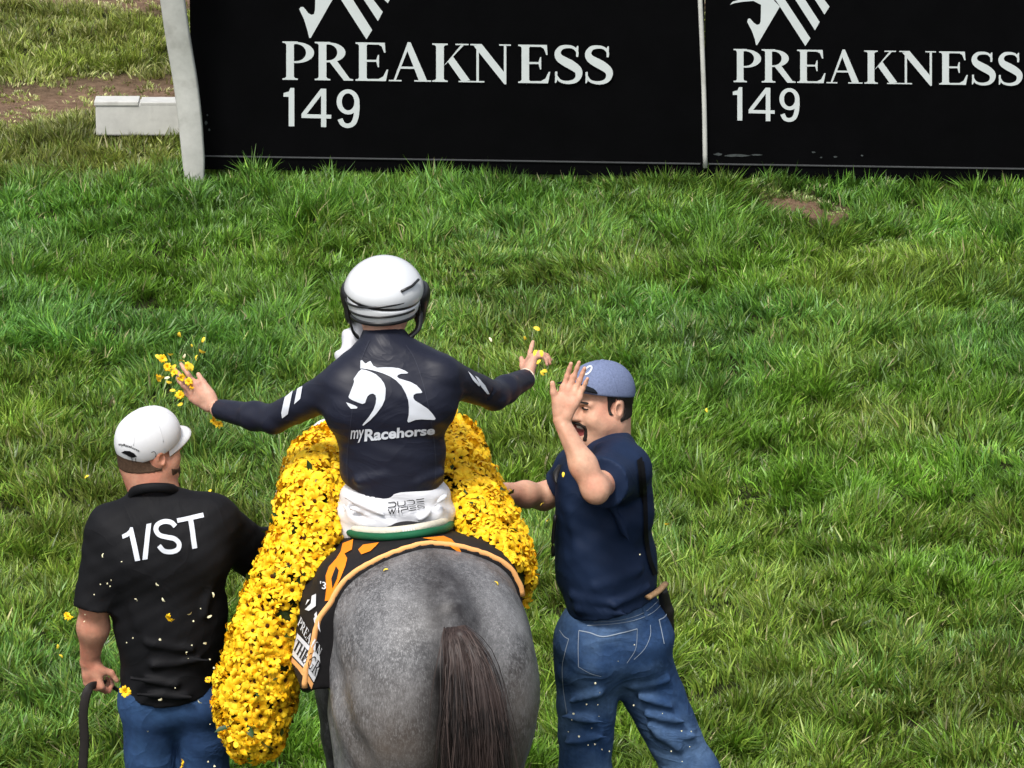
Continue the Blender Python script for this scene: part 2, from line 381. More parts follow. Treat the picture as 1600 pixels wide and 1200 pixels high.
# ---- blades
def make_grass(n_tuft, per, sampler, seed, lmul=1.0, wmul=1.0):
    r = np.random.default_rng(seed)
    tx, ty = sampler(r, n_tuft)
    bare = np.maximum(dirt(tx, ty), scuff(tx, ty)); keep = r.random(len(tx)) > np.maximum(np.clip(dirt(tx, ty)*1.2, 0, .74), np.clip(scuff(tx, ty+.10)*1.3, 0, .97))
    tx, ty, bare = tx[keep], ty[keep], bare[keep]; nt = len(tx)
    ang = 2*np.pi*2.6*fbm(tx, ty, 2.6, 41, 3); mag = 0.05+1.20*fbm(tx, ty, 4.6, 42)**1.9
    lx, ly = np.cos(ang)*mag, np.sin(ang)*mag-0.10
    size = 0.20+1.35*fbm(tx, ty, 4.2, 43)+1.05*(vnoise(tx*11, ty*11, 44)-.5)
    behind = ty > fence_y(tx)
    size = np.clip(size, .22, 1.6)*np.where(behind, .8, 1.0)*np.clip(1.05-.85*bare, .3, 1)
    rep = lambda a: np.repeat(a, per)
    n = nt*per
    th = r.random(n)*2*np.pi; rad = np.abs(r.normal(0, 1, n))
    X = rep(tx)+np.cos(th)*rad*0.021; Y = rep(ty)+np.sin(th)*rad*0.021
    z0 = gz(X, Y)-0.022
    Ln = rep(size)*(0.045+0.060*r.random(n)**0.8)*lmul
    Ln *= np.where(r.random(n) < .04, 1.35, 1)
    sp = 0.22+0.55*np.clip(rad, 0, 2.2)/2.2
    dx = rep(lx)+np.cos(th)*sp+r.normal(0, .22, n); dy = rep(ly)+np.sin(th)*sp+r.normal(0, .22, n)
    flop = 0.15+0.95*r.random(n)**1.5
    d1 = np.stack([dx*.65, dy*.65, np.ones(n)], 1); d1 /= np.linalg.norm(d1, axis=1)[:, None]
    d2 = np.stack([dx*(.9+flop), dy*(.9+flop), 1.0-.45*flop], 1); d2 /= np.linalg.norm(d2, axis=1)[:, None]
    p0 = np.stack([X, Y, z0], 1); p1 = p0+d1*(Ln*.5)[:, None]; p2 = p1+d2*(Ln*.58)[:, None]
    wt = th+np.pi/2+r.normal(0, .7, n); w = (0.0019+0.0028*r.random(n)**1.3)*wmul
    W = np.stack([np.cos(wt), np.sin(wt), .25*r.normal(0, 1, n)], 1)*w[:, None]
    V = np.stack([p0-W*.8, p0+W*.8, p1+W, p1-W, p2], 1).reshape(-1, 3)
    k = np.arange(n)*5
    # colour: fresh green, blue green, yellow green, olive, straw
    C = np.array([[.108, .235, .022], [.098, .240, .058], [.225, .315, .045], [.172, .188, .040], [.48, .45, .24]])
    fx, fy = rep(tx), rep(ty)
    g = fbm(fx, fy, .8, 51); y = fbm(fx, fy, 1.3, 52); o = fbm(fx, fy, .7, 53)
    wts = np.stack([np.full(n, 1.0), np.clip((g-.50)*5, 0, 1.5), np.clip((y-.46)*5, .12, 1.5), np.clip((o-.53)*6, 0, 1.5), np.full(n, .02)], 1)
    fr = np.clip((fy-21.2)/.7, 0, 1)*(~rep(behind))                      # fresh strip along the banners
    wts[:, 0] += fr*1.2; wts[:, 1] += fr*.7; wts[:, 3] *= 1-fr*.7
    bh = rep(behind).astype(float); bk = np.clip((-1.35-fx)*4, 0, 1)*np.clip((fy-22.1)*2.2, 0, 1)
    bh = np.maximum(bh*np.clip((fy-22.75)/.4, .3, 1), bk*.85)
    wts[:, 0] *= 1-.75*bh; wts[:, 1] *= 1-bh; wts[:, 3] += bh*1.6; wts[:, 4] += bh*.12+rep(bare)*2.2
    cs = np.cumsum(wts, 1); pick = (r.random(n)[:, None]*cs[:, -1:] > cs).sum(1)
    soft = wts/wts.sum(1)[:, None] @ C
    col = .5*C[pick]+.5*soft
    straw = r.random(n) < .022; col[straw] = (.34, .31, .16)
    col = col*(0.42+1.16*r.random(n)[:, None])*(0.68+.66*rep(r.random(nt))[:, None])*(0.52+.98*fbm(fx, fy, 2.6, 54))[:, None]
    return V, k, col
def half_w(y): return 800/FPX*(y*_c+(CAM_H)*_s)
def samp_view(r, n):
    y = 14.9+(26.3-14.9)*r.random(n*2); x = (r.random(n*2)*2-1)*3.4
    ok = (np.abs(x) < half_w(y)*1.06+.10)
    ok &= ~((y > fence_y(x)+.12) & (x > -1.25))
    return x[ok][:n], y[ok][:n]
def samp_out(r, n):
    y = 11.5+(27.0-11.5)*r.random(n*3); x = (r.random(n*3)*2-1)*5.0
    ok = ~((np.abs(x) < half_w(y)*1.06+.10) & (y > 14.9) & ~((y > fence_y(x)+.12) & (x > -1.25)))
    return x[ok][:n], y[ok][:n]
g1 = make_grass(GRASS_IN, 15, samp_view, 101)
g2 = make_grass(GRASS_OUT, 12, samp_out, 102, 1.1, 2.2)
V = np.concatenate([g1[0], g2[0]]); k = np.concatenate([g1[1], g2[1]+len(g1[0])]); col = np.concatenate([g1[2], g2[2]]); n = len(k)
me = bpy.data.meshes.new('grass')
me.vertices.add(len(V)); me.vertices.foreach_set('co', V.astype(np.float32).ravel())
li = np.stack([k, k+1, k+2, k+3, k+3, k+2, k+4], 1).astype(np.int32).ravel()
me.loops.add(len(li)); me.loops.foreach_set('vertex_index', li)
me.polygons.add(2*n); ls = np.stack([np.arange(n)*7, np.arange(n)*7+4], 1).astype(np.int32).ravel(); me.polygons.foreach_set('loop_start', ls)
me.polygons.foreach_set('use_smooth', np.ones(2*n, bool))
me.update(calc_edges=True)
ca = me.attributes.new('blade_colour', 'FLOAT_COLOR', 'POINT')
ca.data.foreach_set('color', np.repeat(np.concatenate([col, np.ones((n, 1))], 1), 5, axis=0).astype(np.float32).ravel())
m_grass = bpy.data.materials.new('grass_blade'); m_grass.use_nodes = True
N, L = m_grass.node_tree.nodes, m_grass.node_tree.links; b = N['Principled BSDF']; out = N['Material Output']
at = N.new('ShaderNodeAttribute'); at.attribute_name = 'blade_colour'
L.new(at.outputs['Color'], b.inputs['Base Color']); b.inputs['Roughness'].default_value = .42; b.inputs['Specular IOR Level'].default_value = .45
tr = N.new('ShaderNodeBsdfTranslucent'); ml = N.new('ShaderNodeMix'); ml.data_type = 'RGBA'; ml.blend_type = 'MULTIPLY'; ml.inputs[0].default_value = 1; ml.inputs[7].default_value = (1.2, 1.25, .6, 1)
L.new(at.outputs['Color'], ml.inputs[6]); L.new(ml.outputs[2], tr.inputs['Color'])
mixs = N.new('ShaderNodeMixShader'); mixs.inputs[0].default_value = .24; L.new(b.outputs[0], mixs.inputs[1]); L.new(tr.outputs[0], mixs.inputs[2]); L.new(mixs.outputs[0], out.inputs['Surface'])
me.materials.append(m_grass)
grass = bpy.data.objects.new('grass', me); COL.objects.link(grass)
props(grass, 'long tufted green turf covering the racecourse', 'grass', kind='stuff')
# ================================================================== RAIL, BANNERS AND THEIR PRINT
m_black = mat('banner_black', (.0016, .0016, .002), rough=.6, spec=.04, var=.3, vscale=5)
m_print = mat('banner_print', (.52, .56, .56), rough=.6, spec=.2, var=.05, vscale=8)
m_trim = mat('banner_trim', (.045, .048, .05), rough=.6, spec=.3)
m_rail = mat('rail_plastic', (.50, .50, .47), rough=.5, spec=.35, var=.18, vscale=9, col2=(.30, .29, .26), c2scale=7, c2lo=.55, c2hi=.78, bump=.15, bscale=60)
fdir = unit([FENCE_B[0]-FENCE_A[0], FENCE_B[1]-FENCE_A[1], 0]); fnor = np.array([fdir[1], -fdir[0], 0])     # normal towards the camera
FO = np.array([FENCE_A[0], FENCE_A[1], 0])
def onfence(px, py, off=0.0):
    d = ray(px, py); t = ((FO+fnor*off-CAMP)@fnor)/(d@fnor); return CAMP+d*t
def fence_x(px): return (onfence(px, 200)-FO)@fdir
def plane_print(polys, off):
    out = []
    for i, (V, F) in enumerate(polys): out.append((np.array([onfence(v[0], v[1], off+.0003*i) for v in V]), F))
    return join(out)

# ---- roman capitals drawn by hand, cap height 1, y up
def arc(cx, cy, rx, ry, a0, a1, n=22):
    t = np.radians(np.linspace(a0, a1, n)); return np.stack([cx+rx*np.cos(t), cy+ry*np.sin(t)], 1)
def stem(x0, x1, s=.10, top=True, bot=True, y0=0., y1=1., t=.035):
    L_ = [(x0, y0+t+.05), (x0-.03, y0+t+.012), (x0-s, y0+t), (x0-s, y0), (x1+s, y0), (x1+s, y0+t), (x1+.03, y0+t+.012), (x1, y0+t+.05)] if bot else [(x0, y0), (x1, y0)]
    U = [(x1, y1-t-.05), (x1+.03, y1-t-.012), (x1+s, y1-t), (x1+s, y1), (x0-s, y1), (x0-s, y1-t), (x0-.03, y1-t-.012), (x0, y1-t-.05)] if top else [(x1, y1), (x0, y1)]
    return [L_+U]
def bowl(x, y0, y1, xr, xi, t=.05):
    cy = (y0+y1)/2; o = arc(x+.12, cy, xr-x-.12, (y1-y0)/2, -90, 90); i = arc(x+.10, cy, xi-x-.10, (y1-y0)/2-t, 90, -90)
    return [np.vstack([[(x, y0)], o, [(x, y1)], [(x, y1-t)], i, [(x, y0+t)]])]
def poly(*p): return [list(p)]
def serif_s():
    c = np.array([(.60, .72), (.60, .83), (.51, .935), (.36, .965), (.20, .93), (.115, .80), (.16, .665), (.31, .565), (.47, .475), (.62, .35), (.635, .20), (.545, .075), (.36, .03), (.18, .07), (.085, .19), (.075, .30)])
    c = catmull(c, 4); n = len(c); t = np.linspace(0, 1, n); w = .055+.16*np.exp(-((t-.5)/.20)**2)+.02*np.sin(t*np.pi)
    return [stroke_loop(c, w), [(.575, .70), (.625, .70), (.630, .985), (.60, .985), (.57, .93)], [(.055, .31), (.105, .31), (.10, .07), (.07, .015), (.045, .015)]]
LET = {
 'P': (.875, stem(.15, .35)+bowl(.30, .44, .985, .875, .665)),
 'R': (1.02, stem(.13, .33)+bowl(.28, .47, .985, .82, .61)+poly((.40, .49), (.60, .51), (.93, .055), (1.02, .035), (1.02, 0), (.78, 0))),
 'E': (.91, stem(.15, .35, .09)+poly((.30, 1), (.82, 1), (.84, .74), (.805, .74), (.74, .90), (.66, .945), (.30, .95))+poly((.30, .55), (.60, .55), (.64, .68), (.67, .68), (.67, .36), (.64, .36), (.60, .50), (.30, .495))+poly((.30, 0), (.85, 0), (.91, .30), (.87, .30), (.78, .12), (.66, .055), (.30, .05))),
 'A': (1.13, poly((.13, .03), (.19, .03), (.54, .90), (.56, 1.02), (.505, 1.02))+poly((.50, 1.02), (.58, 1.02), (1.02, .03), (.80, .03), (.47, .86))+poly((.29, .385), (.74, .385), (.72, .33), (.27, .33))+poly((0, 0), (.34, 0), (.34, .035), (0, .035))+poly((.68, 0), (1.13, 0), (1.13, .035), (.68, .035))),
 'K': (1.10, stem(.14, .34)+poly((.34, .42), (.40, .47), (.86, .965), (.78, .965))+poly((.44, .53), (.58, .66), (1.02, .05), (.80, .02))+poly((.64, .965), (.98, .965), (.98, 1), (.64, 1))+poly((.72, 0), (1.10, 0), (1.10, .035), (.72, .035))),
 'N': (1.07, poly((.16, .03), (.225, .03), (.225, .86), (.16, .95))+poly((.05, 1), (.30, 1), (.95, .20), (.95, -.04), (.90, -.04), (.13, .90))+poly((.885, .12), (.95, .03), (.95, .97), (.885, .97))+poly((0, 0), (.37, 0), (.37, .035), (0, .035))+poly((.76, .965), (1.07, .965), (1.07, 1), (.76, 1))+poly((0, .965), (.16, .965), (.16, 1), (0, 1))),
 'S': (.70, serif_s()),
}
def letter_px(ch, x0, x1, top, bot, slope, xr):
    wd, loops = LET[ch]; out = []
    for lp in loops:
        q = np.asarray(lp, float); x = x0+q[:, 0]/wd*(x1-x0); y = bot-(bot-top)*q[:, 1]
        v, f = curve2d([np.stack([x, -y], 1)]); v = v*[1, -1]
        v[:, 1] += slope*(v[:, 0]-xr); out.append((v, f))
    return out
def word_px(spans, z, ox, oy, top, bot, slope):
    out = []
    for ch, a, c in spans: out += letter_px(ch, ox+a/z, ox+c/z, oy+top/z, oy+bot/z, slope, ox+spans[0][1]/z)
    return out
W1 = list(zip('PREAKNESS', (102, 240, 405, 553, 728, 893, 1083, 1238, 1365), (242, 405, 551, 730, 905, 1062, 1226, 1355, 1482)))
W2 = list(zip('PREAKNESS', (272, 403, 560, 702, 868, 1033, 1205, 1356, 1478), (405, 562, 698, 866, 1036, 1200, 1345, 1467, 1589)))
def num149(tl, tr, bl, br):
    D1 = [[(.24, 0), (.24, 1), (.155, 1), (.12, .905), (.0, .86), (.0, .765), (.115, .765), (.115, 0)]]
    o = arc(0, 0, 1, 1, 0, 360, 36)[:-1]
    D4 = [[(.40, .225), (.835, .225), (.835, 0), (.95, 0), (.95, .225), (1.06, .225), (1.06, .325), (.95, .325), (.95, 1), (.83, 1), (.40, .33)], [(.515, .325), (.835, .325), (.835, .82)]]
    D9 = [arc(1.435, .672, .255, .328, 0, 360, 40)[:-1], arc(1.435, .672, .140, .222, 0, 360, 40)[:-1]]
    D9b = [stroke_loop(catmull([(1.63, .66), (1.632, .48), (1.605, .26), (1.545, .11), (1.44, .050), (1.325, .085), (1.255, .22)], 5), .116)]
    out = []
    for loops in (D1, D4, D9, D9b):
        v, f = curve2d([np.asarray(l, float) for l in loops])
        t = v/[1.75, 1.0]; u, w = t[:, :1], t[:, 1:]
        tl_, tr_, bl_, br_ = [np.asarray(q, float) for q in (tl, tr, bl, br)]
        out.append(((1-w)*((1-u)*bl_+u*br_)+w*((1-u)*tl_+u*tr_), f))
    return out
def emblem(loops, z, ox):
    out = []
    for lp in loops:
        v, f = curve2d([[(ox+x/z, -y/z) for x, y in lp]]); out.append((v*[1, -1], f))
    return out
EM1 = [[(180, 38), (186, 29), (197, 29), (207, 40), (218, 55), (232, 62), (242, 58), (246, 40), (247, 0), (247, -70), (358, -70), (318, 0), (228, 158), (222, 158), (214, 126), (200, 80)],
       [(355, 0), (312, -70), (362, -70), (405, 0), (484, 125), (460, 164)], [(450, 0), (405, -70), (448, -70), (490, 0), (528, 50), (508, 88)], [(528, -8), (488, -70), (520, -70), (557, 0), (549, 13)]]
EM2 = [[(263, 22), (275, 8), (300, 0), (310, -60), (420, -60), (462, 0), (490, 30), (388, 203), (382, 205), (377, 180), (364, 142), (342, 100), (345, 86), (355, 84), (370, 102), (386, 113), (398, 110), (403, 98), (405, 22), (370, 4), (320, 8), (285, 14)],
       [(488, 26), (430, -60), (478, -60), (516, 2), (629, 174), (606, 209)], [(556, -8), (520, -60), (562, -60), (606, 0), (671, 100), (650, 138)], [(648, -4), (612, -60), (650, -60), (690, -4), (716, 30), (693, 66)]]

def banner(name, s0, s1, label, prints):
    c = FO+fdir*(s0+s1)/2
    t = thing(name, (c[0], c[1], 0), label, 'banner')
    hw = (s1-s0)/2
    bevel_box('panel', c+np.array([0, 0, .575])-fnor*.015, hw, .015, .545, m_black, t, .003, fdir, fnor)
    bevel_box('bottom_trim', c+np.array([0, 0, .095])+fnor*.004, hw-.01, .004, .0035, m_trim, t, .002, fdir, fnor)
    for nm, pl in prints:
        v, f = plane_print(pl, .003); mk(nm, v, f, m_print, t, smooth=False)
    return t
sep = fence_x(1099)
banner('banner_panel', fence_x(300), sep-.002, 'long black banner board with the larger white race lettering, beside the white curved post',
       [('lettering', word_px(W1, 2.6667, 400, 0, 172, 332, .0137)), ('number', num149((443, 137), (566, 140), (443, 197), (566, 200))), ('emblem', emblem(EM1, 2.6667, 400))])
banner('banner_panel', sep+.002, sep+2.38, 'black banner board with the smaller white race lettering, right of the thin pale divider',
       [('lettering', word_px(W2, 2.909, 1050, 0, 222, 373, .012)), ('number', num149((1145, 136), (1253, 138), (1145, 188), (1253, 190.5))), ('emblem', emblem(EM2, 2.909, 1050))])
# divider between the boards: slightly bowed strip
dp = catmull([onfence(1102, 262, .02), onfence(1100, 150, .02), onfence(1094, 0, .02), onfence(1089, -95, .02)], 5)
v, f = tubevf(dp, .011, 8, ref=fnor, flat=.8)
o = mk('divider_strip', v, f, m_rail, base=(dp[0][0], dp[0][1], 0)); props(o, 'thin pale upright strip between the two black banner boards', 'divider')
# white curved upright of the running rail
pp = catmull([(304, 292), (303, 255), (300, 215), (296, 170), (290, 122), (281, 62), (273, 0), (266, -60), (262, -110)], 4)
ww = np.interp(pp[:, 1], [-110, 0, 120, 200, 250, 280], [38, 37, 37, 36, 34, 30])
rp = np.array([P(x, y, 22.36) for x, y in pp]); rp[:, 1] -= np.interp(pp[:, 1], [-110, 120, 290], [.16, .03, 0])
t = thing('rail_post', (rp[0][0], rp[0][1], 0), 'weathered white curved rail post at the left end of the banners', 'post')
V, F = [], []; rw = ww/340/2
prof = np.array([(-1, -.78), (-.86, -1), (.86, -1), (1, -.78), (1, .78), (.86, 1), (-.86, 1), (-1, .78)])
for p, w in zip(rp, rw):
    for a, c in prof: V.append(p+np.array([a*w, c*.035, 0]))
n = len(rp)
F = [(i*8+j, i*8+(j+1) % 8, (i+1)*8+(j+1) % 8, (i+1)*8+j) for i in range(n-1) for j in range(8)]+[tuple(range(7, -1, -1)), tuple((n-1)*8+j for j in range(8))]
mk('upright', V, F, m_rail, t, smooth=True)
v, f = boxvf((rp[-1][0]+.02, rp[-1][1]+.05, rp[-1][2]+.045), .10, .09, .04); mk('rail_bracket', v, f, m_rail, t, smooth=False)
# low white rail section lying behind the post
y0 = 23.15; A = P(150, 212, y0); B = P(296, 212, y0); T = P(150, 163, y0)
t = thing('low_rail', ((A[0]+B[0])/2, y0, 0), 'short weathered white box rail lying low behind the curved post', 'rail')
zc = (A[2]+T[2])/2; hz = (T[2]-A[2])/2
bevel_box('beam', ((A[0]+B[0])/2, y0+.05, zc), (B[0]-A[0])/2, .05, hz, m_rail, t, .008)
bevel_box('cap_strip', (A[0]+.10, y0+.05, zc+hz+.004), .105, .056, .010, m_rail, t, .004)
bevel_box('cap_strip', ((A[0]+.21+B[0])/2+.003, y0+.052, zc+hz+.002), (B[0]-A[0]-.21)/2, .053, .007, m_rail, t, .003)

# scuffs low on the boards
m_scuff = mat('board_scuff', (.05, .058, .058), rough=.8, spec=.1, var=.4, vscale=40)
rs = np.random.default_rng(3)
for bx_, lst in (('right', [(1122, 241, 8, 2.0), (1150, 243, 20, 2.2), (1182, 242, 9, 1.2), (1271, 238, 3, 1.4), (1283, 246, 2, 1.2), (1305, 245, 3, 1.6), (1347, 243, 2, 1.3)]), ('left', [(322, 192, 2.2, 3.2), (327, 203, 1.6, 2.2), (324, 180, 1.4, 1.6)])):
    par = [o for o in bpy.data.objects if o.name.startswith('banner_panel')][1 if bx_ == 'right' else 0]
    for x, y, a, c in lst:
        t_ = np.linspace(0, 2*np.pi, 13)[:-1]; q = np.stack([x+a*np.cos(t_)*(.7+.5*rs.random(12)), y+c*np.sin(t_)*(.6+.6*rs.random(12))], 1)
        v, f = plane_print([(q, [tuple(range(12))])], .0022); mk('scuff', v, f, m_scuff, par, smooth=False)
# ================================================================== HORSE
HDG = math.radians(15.5); HU = np.array([-math.sin(HDG), math.cos(HDG), 0]); HV = np.array([-math.cos(HDG), -math.sin(HDG), 0])   # forward, left
DOCK = P(706, 984, 12.92); HO = np.array([DOCK[0], DOCK[1], 0])
def HL(u, v, z): return HO+HU*u+HV*v+np.array([0, 0, z])
HR = np.stack([HU, HV, [0, 0, 1]], 1)
def horse_trunk(h):
    f = Field(h)
    f.ell(HL(.96, -.03, 1.22), (.46, .235, .305), .1, HR)            # ribs
    f.ell(HL(.62, 0, 1.20), (.45, .275, .28), .12, HR)             # belly / flank
    f.ell(HL(.42, 0, 1.30), (.34, .22, .198), .12, HR)            # loin
    f.ell(HL(.24, 0, 1.335), (.30, .20, .195), .10, HR)           # croup
    for s in (-1, 1):
        f.ell(HL(.22, s*.120, 1.24), (.255, .160, .245), .07, HR) # haunch
        f.ell(HL(.40, s*.20, 1.40), (.10, .065, .07), .09, HR)    # point of hip
        f.ell(HL(.06, s*.115, 1.15), (.135, .135, .25), .06, HR)  # buttock
        f.cone(HL(.17, s*.145, 1.10), HL(.22, s*.150, .80), .160, .105, .08, w=HV, s=1.15)  # thigh
        f.cone(HL(.36, s*.15, 1.02), HL(.33, s*.155, .86), .11, .095, .08)                  # stifle
        f.cone(HL(.22, s*.150, .82), HL(-.08+(.10 if s > 0 else 0), s*.14, .56), .095, .055, .05)   # gaskin
        f.cone(HL(-.08+(.10 if s > 0 else 0), s*.14, .57), HL(-.04+(.10 if s > 0 else 0), s*.135, .20), .052, .036, .03)
        f.cone(HL(-.04+(.10 if s > 0 else 0), s*.135, .21), HL(.03+(.10 if s > 0 else 0), s*.135, .09), .038, .042, .02)
        f.cone(HL(.035+(.10 if s > 0 else 0), s*.135, .10), HL(.06+(.10 if s > 0 else 0), s*.135, .02), .042, .062, .01, cap=True)
        # foreleg
        f.ell(HL(1.30, s*.12-.07, 1.12), (.17, .11, .28), .1, HR)
        f.cone(HL(1.34, s*.10-.09, .95), HL(1.36, s*.09-.10, .55), .10, .055, .06)
        f.cone(HL(1.36, s*.09-.10, .56), HL(1.34, s*.09-.10, .20), .052, .036, .03)
        f.cone(HL(1.34, s*.09-.10, .21), HL(1.39, s*.09-.10, .10), .038, .042, .02)
        f.cone(HL(1.39, s*.09-.10, .10), HL(1.41, s*.09-.10, .02), .042, .062, .01, cap=True)
    for s in (-1, 1):
        f.chain([HL(.34, s*.315, 1.33), HL(.16, s*.33, 1.22), HL(.03, s*.29, 1.05), HL(.0, s*.25, .90)], [.03, .035, .03, .02], .06, sub=True)      # hamstring groove
    f.cone(HL(-.02, 0, 1.26), HL(-.015, 0, .95), .03, .02, .04, sub=True)         # cleft between the buttocks
    f.cone(HL(.50, 0, 1.480), HL(.02, 0, 1.452), .030, .022, .06)                   # spine ridge
    f.cone(HL(.03, 0, 1.41), HL(-.035, 0, 1.33), .038, .03, .05)                    # dock
    # withers, neck bent to the right, head low
    f.ell(HL(1.15, -.06, 1.40), (.24, .13, .15), .1, HR)
    f.chain([HL(1.28, -.08, 1.27), HL(1.45, -.16, 1.34), HL(1.60, -.24, 1.40)], [.17, .14, .115], .08, w=HV, s=1.35)
    f.chain([HL(1.63, -.22, 1.44), HL(1.76, -.22, 1.28), HL(1.86, -.20, 1.07)], [.105, .10, .065], .05)
    f.cone(HL(1.86, -.20, 1.07), HL(1.88, -.20, 1.00), .065, .055, .03)
    for s in (-1, 1): f.cone(HL(1.58, -.24+s*.06, 1.50), HL(1.57, -.25+s*.085, 1.62), .026, .008, .02)
    return f
m_horse = bpy.data.materials.new('grey_coat'); m_horse.use_nodes = True
N, L = m_horse.node_tree.nodes, m_horse.node_tree.links; b = N['Principled BSDF']; b.inputs['Roughness'].default_value = .42; b.inputs['Specular IOR Level'].default_value = .35
tc = N.new('ShaderNodeTexCoord')
def nz(scale, detail=5, rough=.6, vec=None, dist=0.0):
    q = N.new('ShaderNodeTexNoise'); q.inputs['Scale'].default_value = scale; q.inputs['Detail'].default_value = detail; q.inputs['Roughness'].default_value = rough; q.inputs['Distortion'].default_value = dist
    L.new(vec or tc.outputs['Object'], q.inputs['Vector']); return q.outputs['Fac']
def rmp(v, a, c, lo=0., hi=1.):
    q = N.new('ShaderNodeMapRange'); q.inputs[1].default_value = a; q.inputs[2].default_value = c; q.inputs[3].default_value = lo; q.inputs[4].default_value = hi; L.new(v, q.inputs[0]); return q.outputs[0]
def mixc(fac, a, c):
    q = N.new('ShaderNodeMix'); q.data_type = 'RGBA'; L.new(fac, q.inputs[0])
    for s_, x in ((6, a), (7, c)):
        if isinstance(x, tuple): q.inputs[s_].default_value = (*x, 1)
        else: L.new(x, q.inputs[s_])
    return q.outputs[2]
def math2(op, a, c):
    q = N.new('ShaderNodeMath'); q.operation = op
    for i, x in enumerate((a, c)):
        if isinstance(x, (int, float)): q.inputs[i].default_value = x
        else: L.new(x, q.inputs[i])
    return q.outputs[0]
at_p = N.new('ShaderNodeAttribute'); at_p.attribute_name = 'points'      # dark points: spine stripe, tail root, legs
at_w = N.new('ShaderNodeAttribute'); at_w.attribute_name = 'warm'        # brownish rear of thighs
c00 = mixc(rmp(nz(3.2, 3, .55, None, .4), .38, .64), (.040, .040, .043), (.120, .120, .124))
c0 = mixc(rmp(nz(7.0, 3, .5), .45, .85), c00, (.25, .25, .255))
c1 = mixc(rmp(nz(60, 5, .75), .46, .80), c0, (.28, .28, .285))
mp = N.new('ShaderNodeMapping'); mp.inputs['Scale'].default_value = (170, 170, 40); mp.inputs['Rotation'].default_value = (.3, .25, .2); L.new(tc.outputs['Object'], mp.inputs['Vector'])
hairn = nz(1.6, 4, .75, mp.outputs[0], .6)
c2 = mixc(rmp(hairn, .52, .74), c1, (.40, .40, .41))
c2 = mixc(rmp(hairn, .47, .28, 0, .55), c2, (.035, .035, .038))
wfac = math2('MULTIPLY', at_w.outputs['Fac'], rmp(nz(5, 4), .3, .62, .35, 1.0))
c3 = mixc(wfac, c2, (.115, .090, .072))
pfac = math2('MULTIPLY', at_p.outputs['Fac'], rmp(nz(18, 5, .7), .3, .62, .55, 1.0))
c4 = mixc(pfac, c3, (.022, .020, .021))
L.new(c4, b.inputs['Base Color'])
bp = N.new('ShaderNodeBump'); bp.inputs['Strength'].default_value = .35; bp.inputs['Distance'].default_value = .003; L.new(hairn, bp.inputs['Height']); L.new(bp.outputs[0], b.inputs['Normal'])
horse = thing('horse', tuple(HL(.6, 0, 0)), 'dappled grey racehorse seen from behind with a dark tail, ridden by the jockey', 'horse')
V_h, F_h = horse_trunk(.012).mesh()
hb = mk('body', V_h, F_h, m_horse, horse)
bvh_horse = bvh_of(V_h, F_h)
Q = V_h-HO; qu, qv, qz = Q@HU, Q@HV, Q[:, 2]
pts = np.exp(-(qv/(.030+.02*np.clip(.3-qu, 0, .3)))**2)*np.clip((qz-1.25)/.1, 0, 1)*np.clip((.62-qu)/.1, 0, 1)*.75
pts = np.maximum(pts, np.clip(np.exp(-((qu+.02)/.20)**2-(qv/.080)**2)*np.clip((qz-1.05)/.1, 0, 1)*1.7, 0, 1))
pts = np.maximum(pts, np.clip((.92-qz)/.25, 0, .92)); pts = np.maximum(pts, np.clip((qu-1.2)/.2, 0, 1)*np.clip((1.15-qz)/.2, 0, .9))
warm = np.clip((1.34-qz)/.22, 0, 1)*np.clip((.22-qu)/.18, 0, 1)*.75
for nm, a in (('points', pts), ('warm', warm)):
    av = hb.data.attributes.new(nm, 'FLOAT', 'POINT'); av.data.foreach_set('value', a.astype(np.float32))
# ---- tail: a dense fall of hair
m_tail = mat('tail_hair', (.008, .007, .007), rough=.5, spec=.25, var=.5, vscale=6, col2=(.034, .023, .021), c2scale=9, stretch=(40, 40, 2))
r = np.random.default_rng(5)
tc_ = np.array([P(x, y, Y) for x, y, Y in [(704, 958, 12.97), (716, 986, 12.87), (730, 1030, 12.82), (738, 1100, 12.775), (742, 1180, 12.76), (744, 1300, 12.77), (744, 1420, 12.80)]])
tp = catmull(tc_, 4); V, F = [], []; tz = np.linspace(0, 1, len(tp))
wid = np.interp(tz, [0, .1, .3, .55, .8, 1], [.010, .028, .052, .070, .076, .045])
n0 = 0
TK = 10
tone = []
for i in range(1700):
    a = r.random()*2*np.pi; rr = r.random()**.5; s0 = r.random()**1.3*.26; ln = min(1.0, .55+.55*r.random())
    ts = np.linspace(s0, min(1, s0+ln), TK); ph = r.random(3)*6
    c = np.stack([np.interp(ts, tz, tp[:, k]) for k in range(3)], 1); w = np.interp(ts, tz, wid)
    g_ = np.clip((ts-s0)/.12, 0, 1); wob = (ts-s0)
    c[:, 0] += np.cos(a)*rr*w*(.12+.88*g_)+.010*wob*np.sin(ts*9+ph[0])*2+.006*np.sin(ts*5+ph[2])*wob*3; c[:, 1] += np.sin(a)*rr*w*.55*g_-.012*g_
    tn = r.random()**2.5; tone += [tn]*(2*TK); out_ = .05*r.random()**6*np.cos(a)
    c[:, 0] += out_*wob*2
    wdt = .0008+.0012*r.random()**2; dirx = np.array([np.cos(ph[0]), np.sin(ph[0])*.5, 0])*wdt
    for k in range(TK):
        taper = 1-.85*(k/(TK-1))**3
        V += [c[k]-dirx*taper, c[k]+dirx*taper]
    F += [(n0+2*k, n0+2*k+1, n0+2*k+3, n0+2*k+2) for k in range(TK-1)]; n0 += 2*TK
o = mk('tail', V, F, m_tail, horse); o['kind'] = 'stuff'
av = o.data.attributes.new('tone', 'FLOAT', 'POINT'); av.data.foreach_set('value', np.array(tone, np.float32))
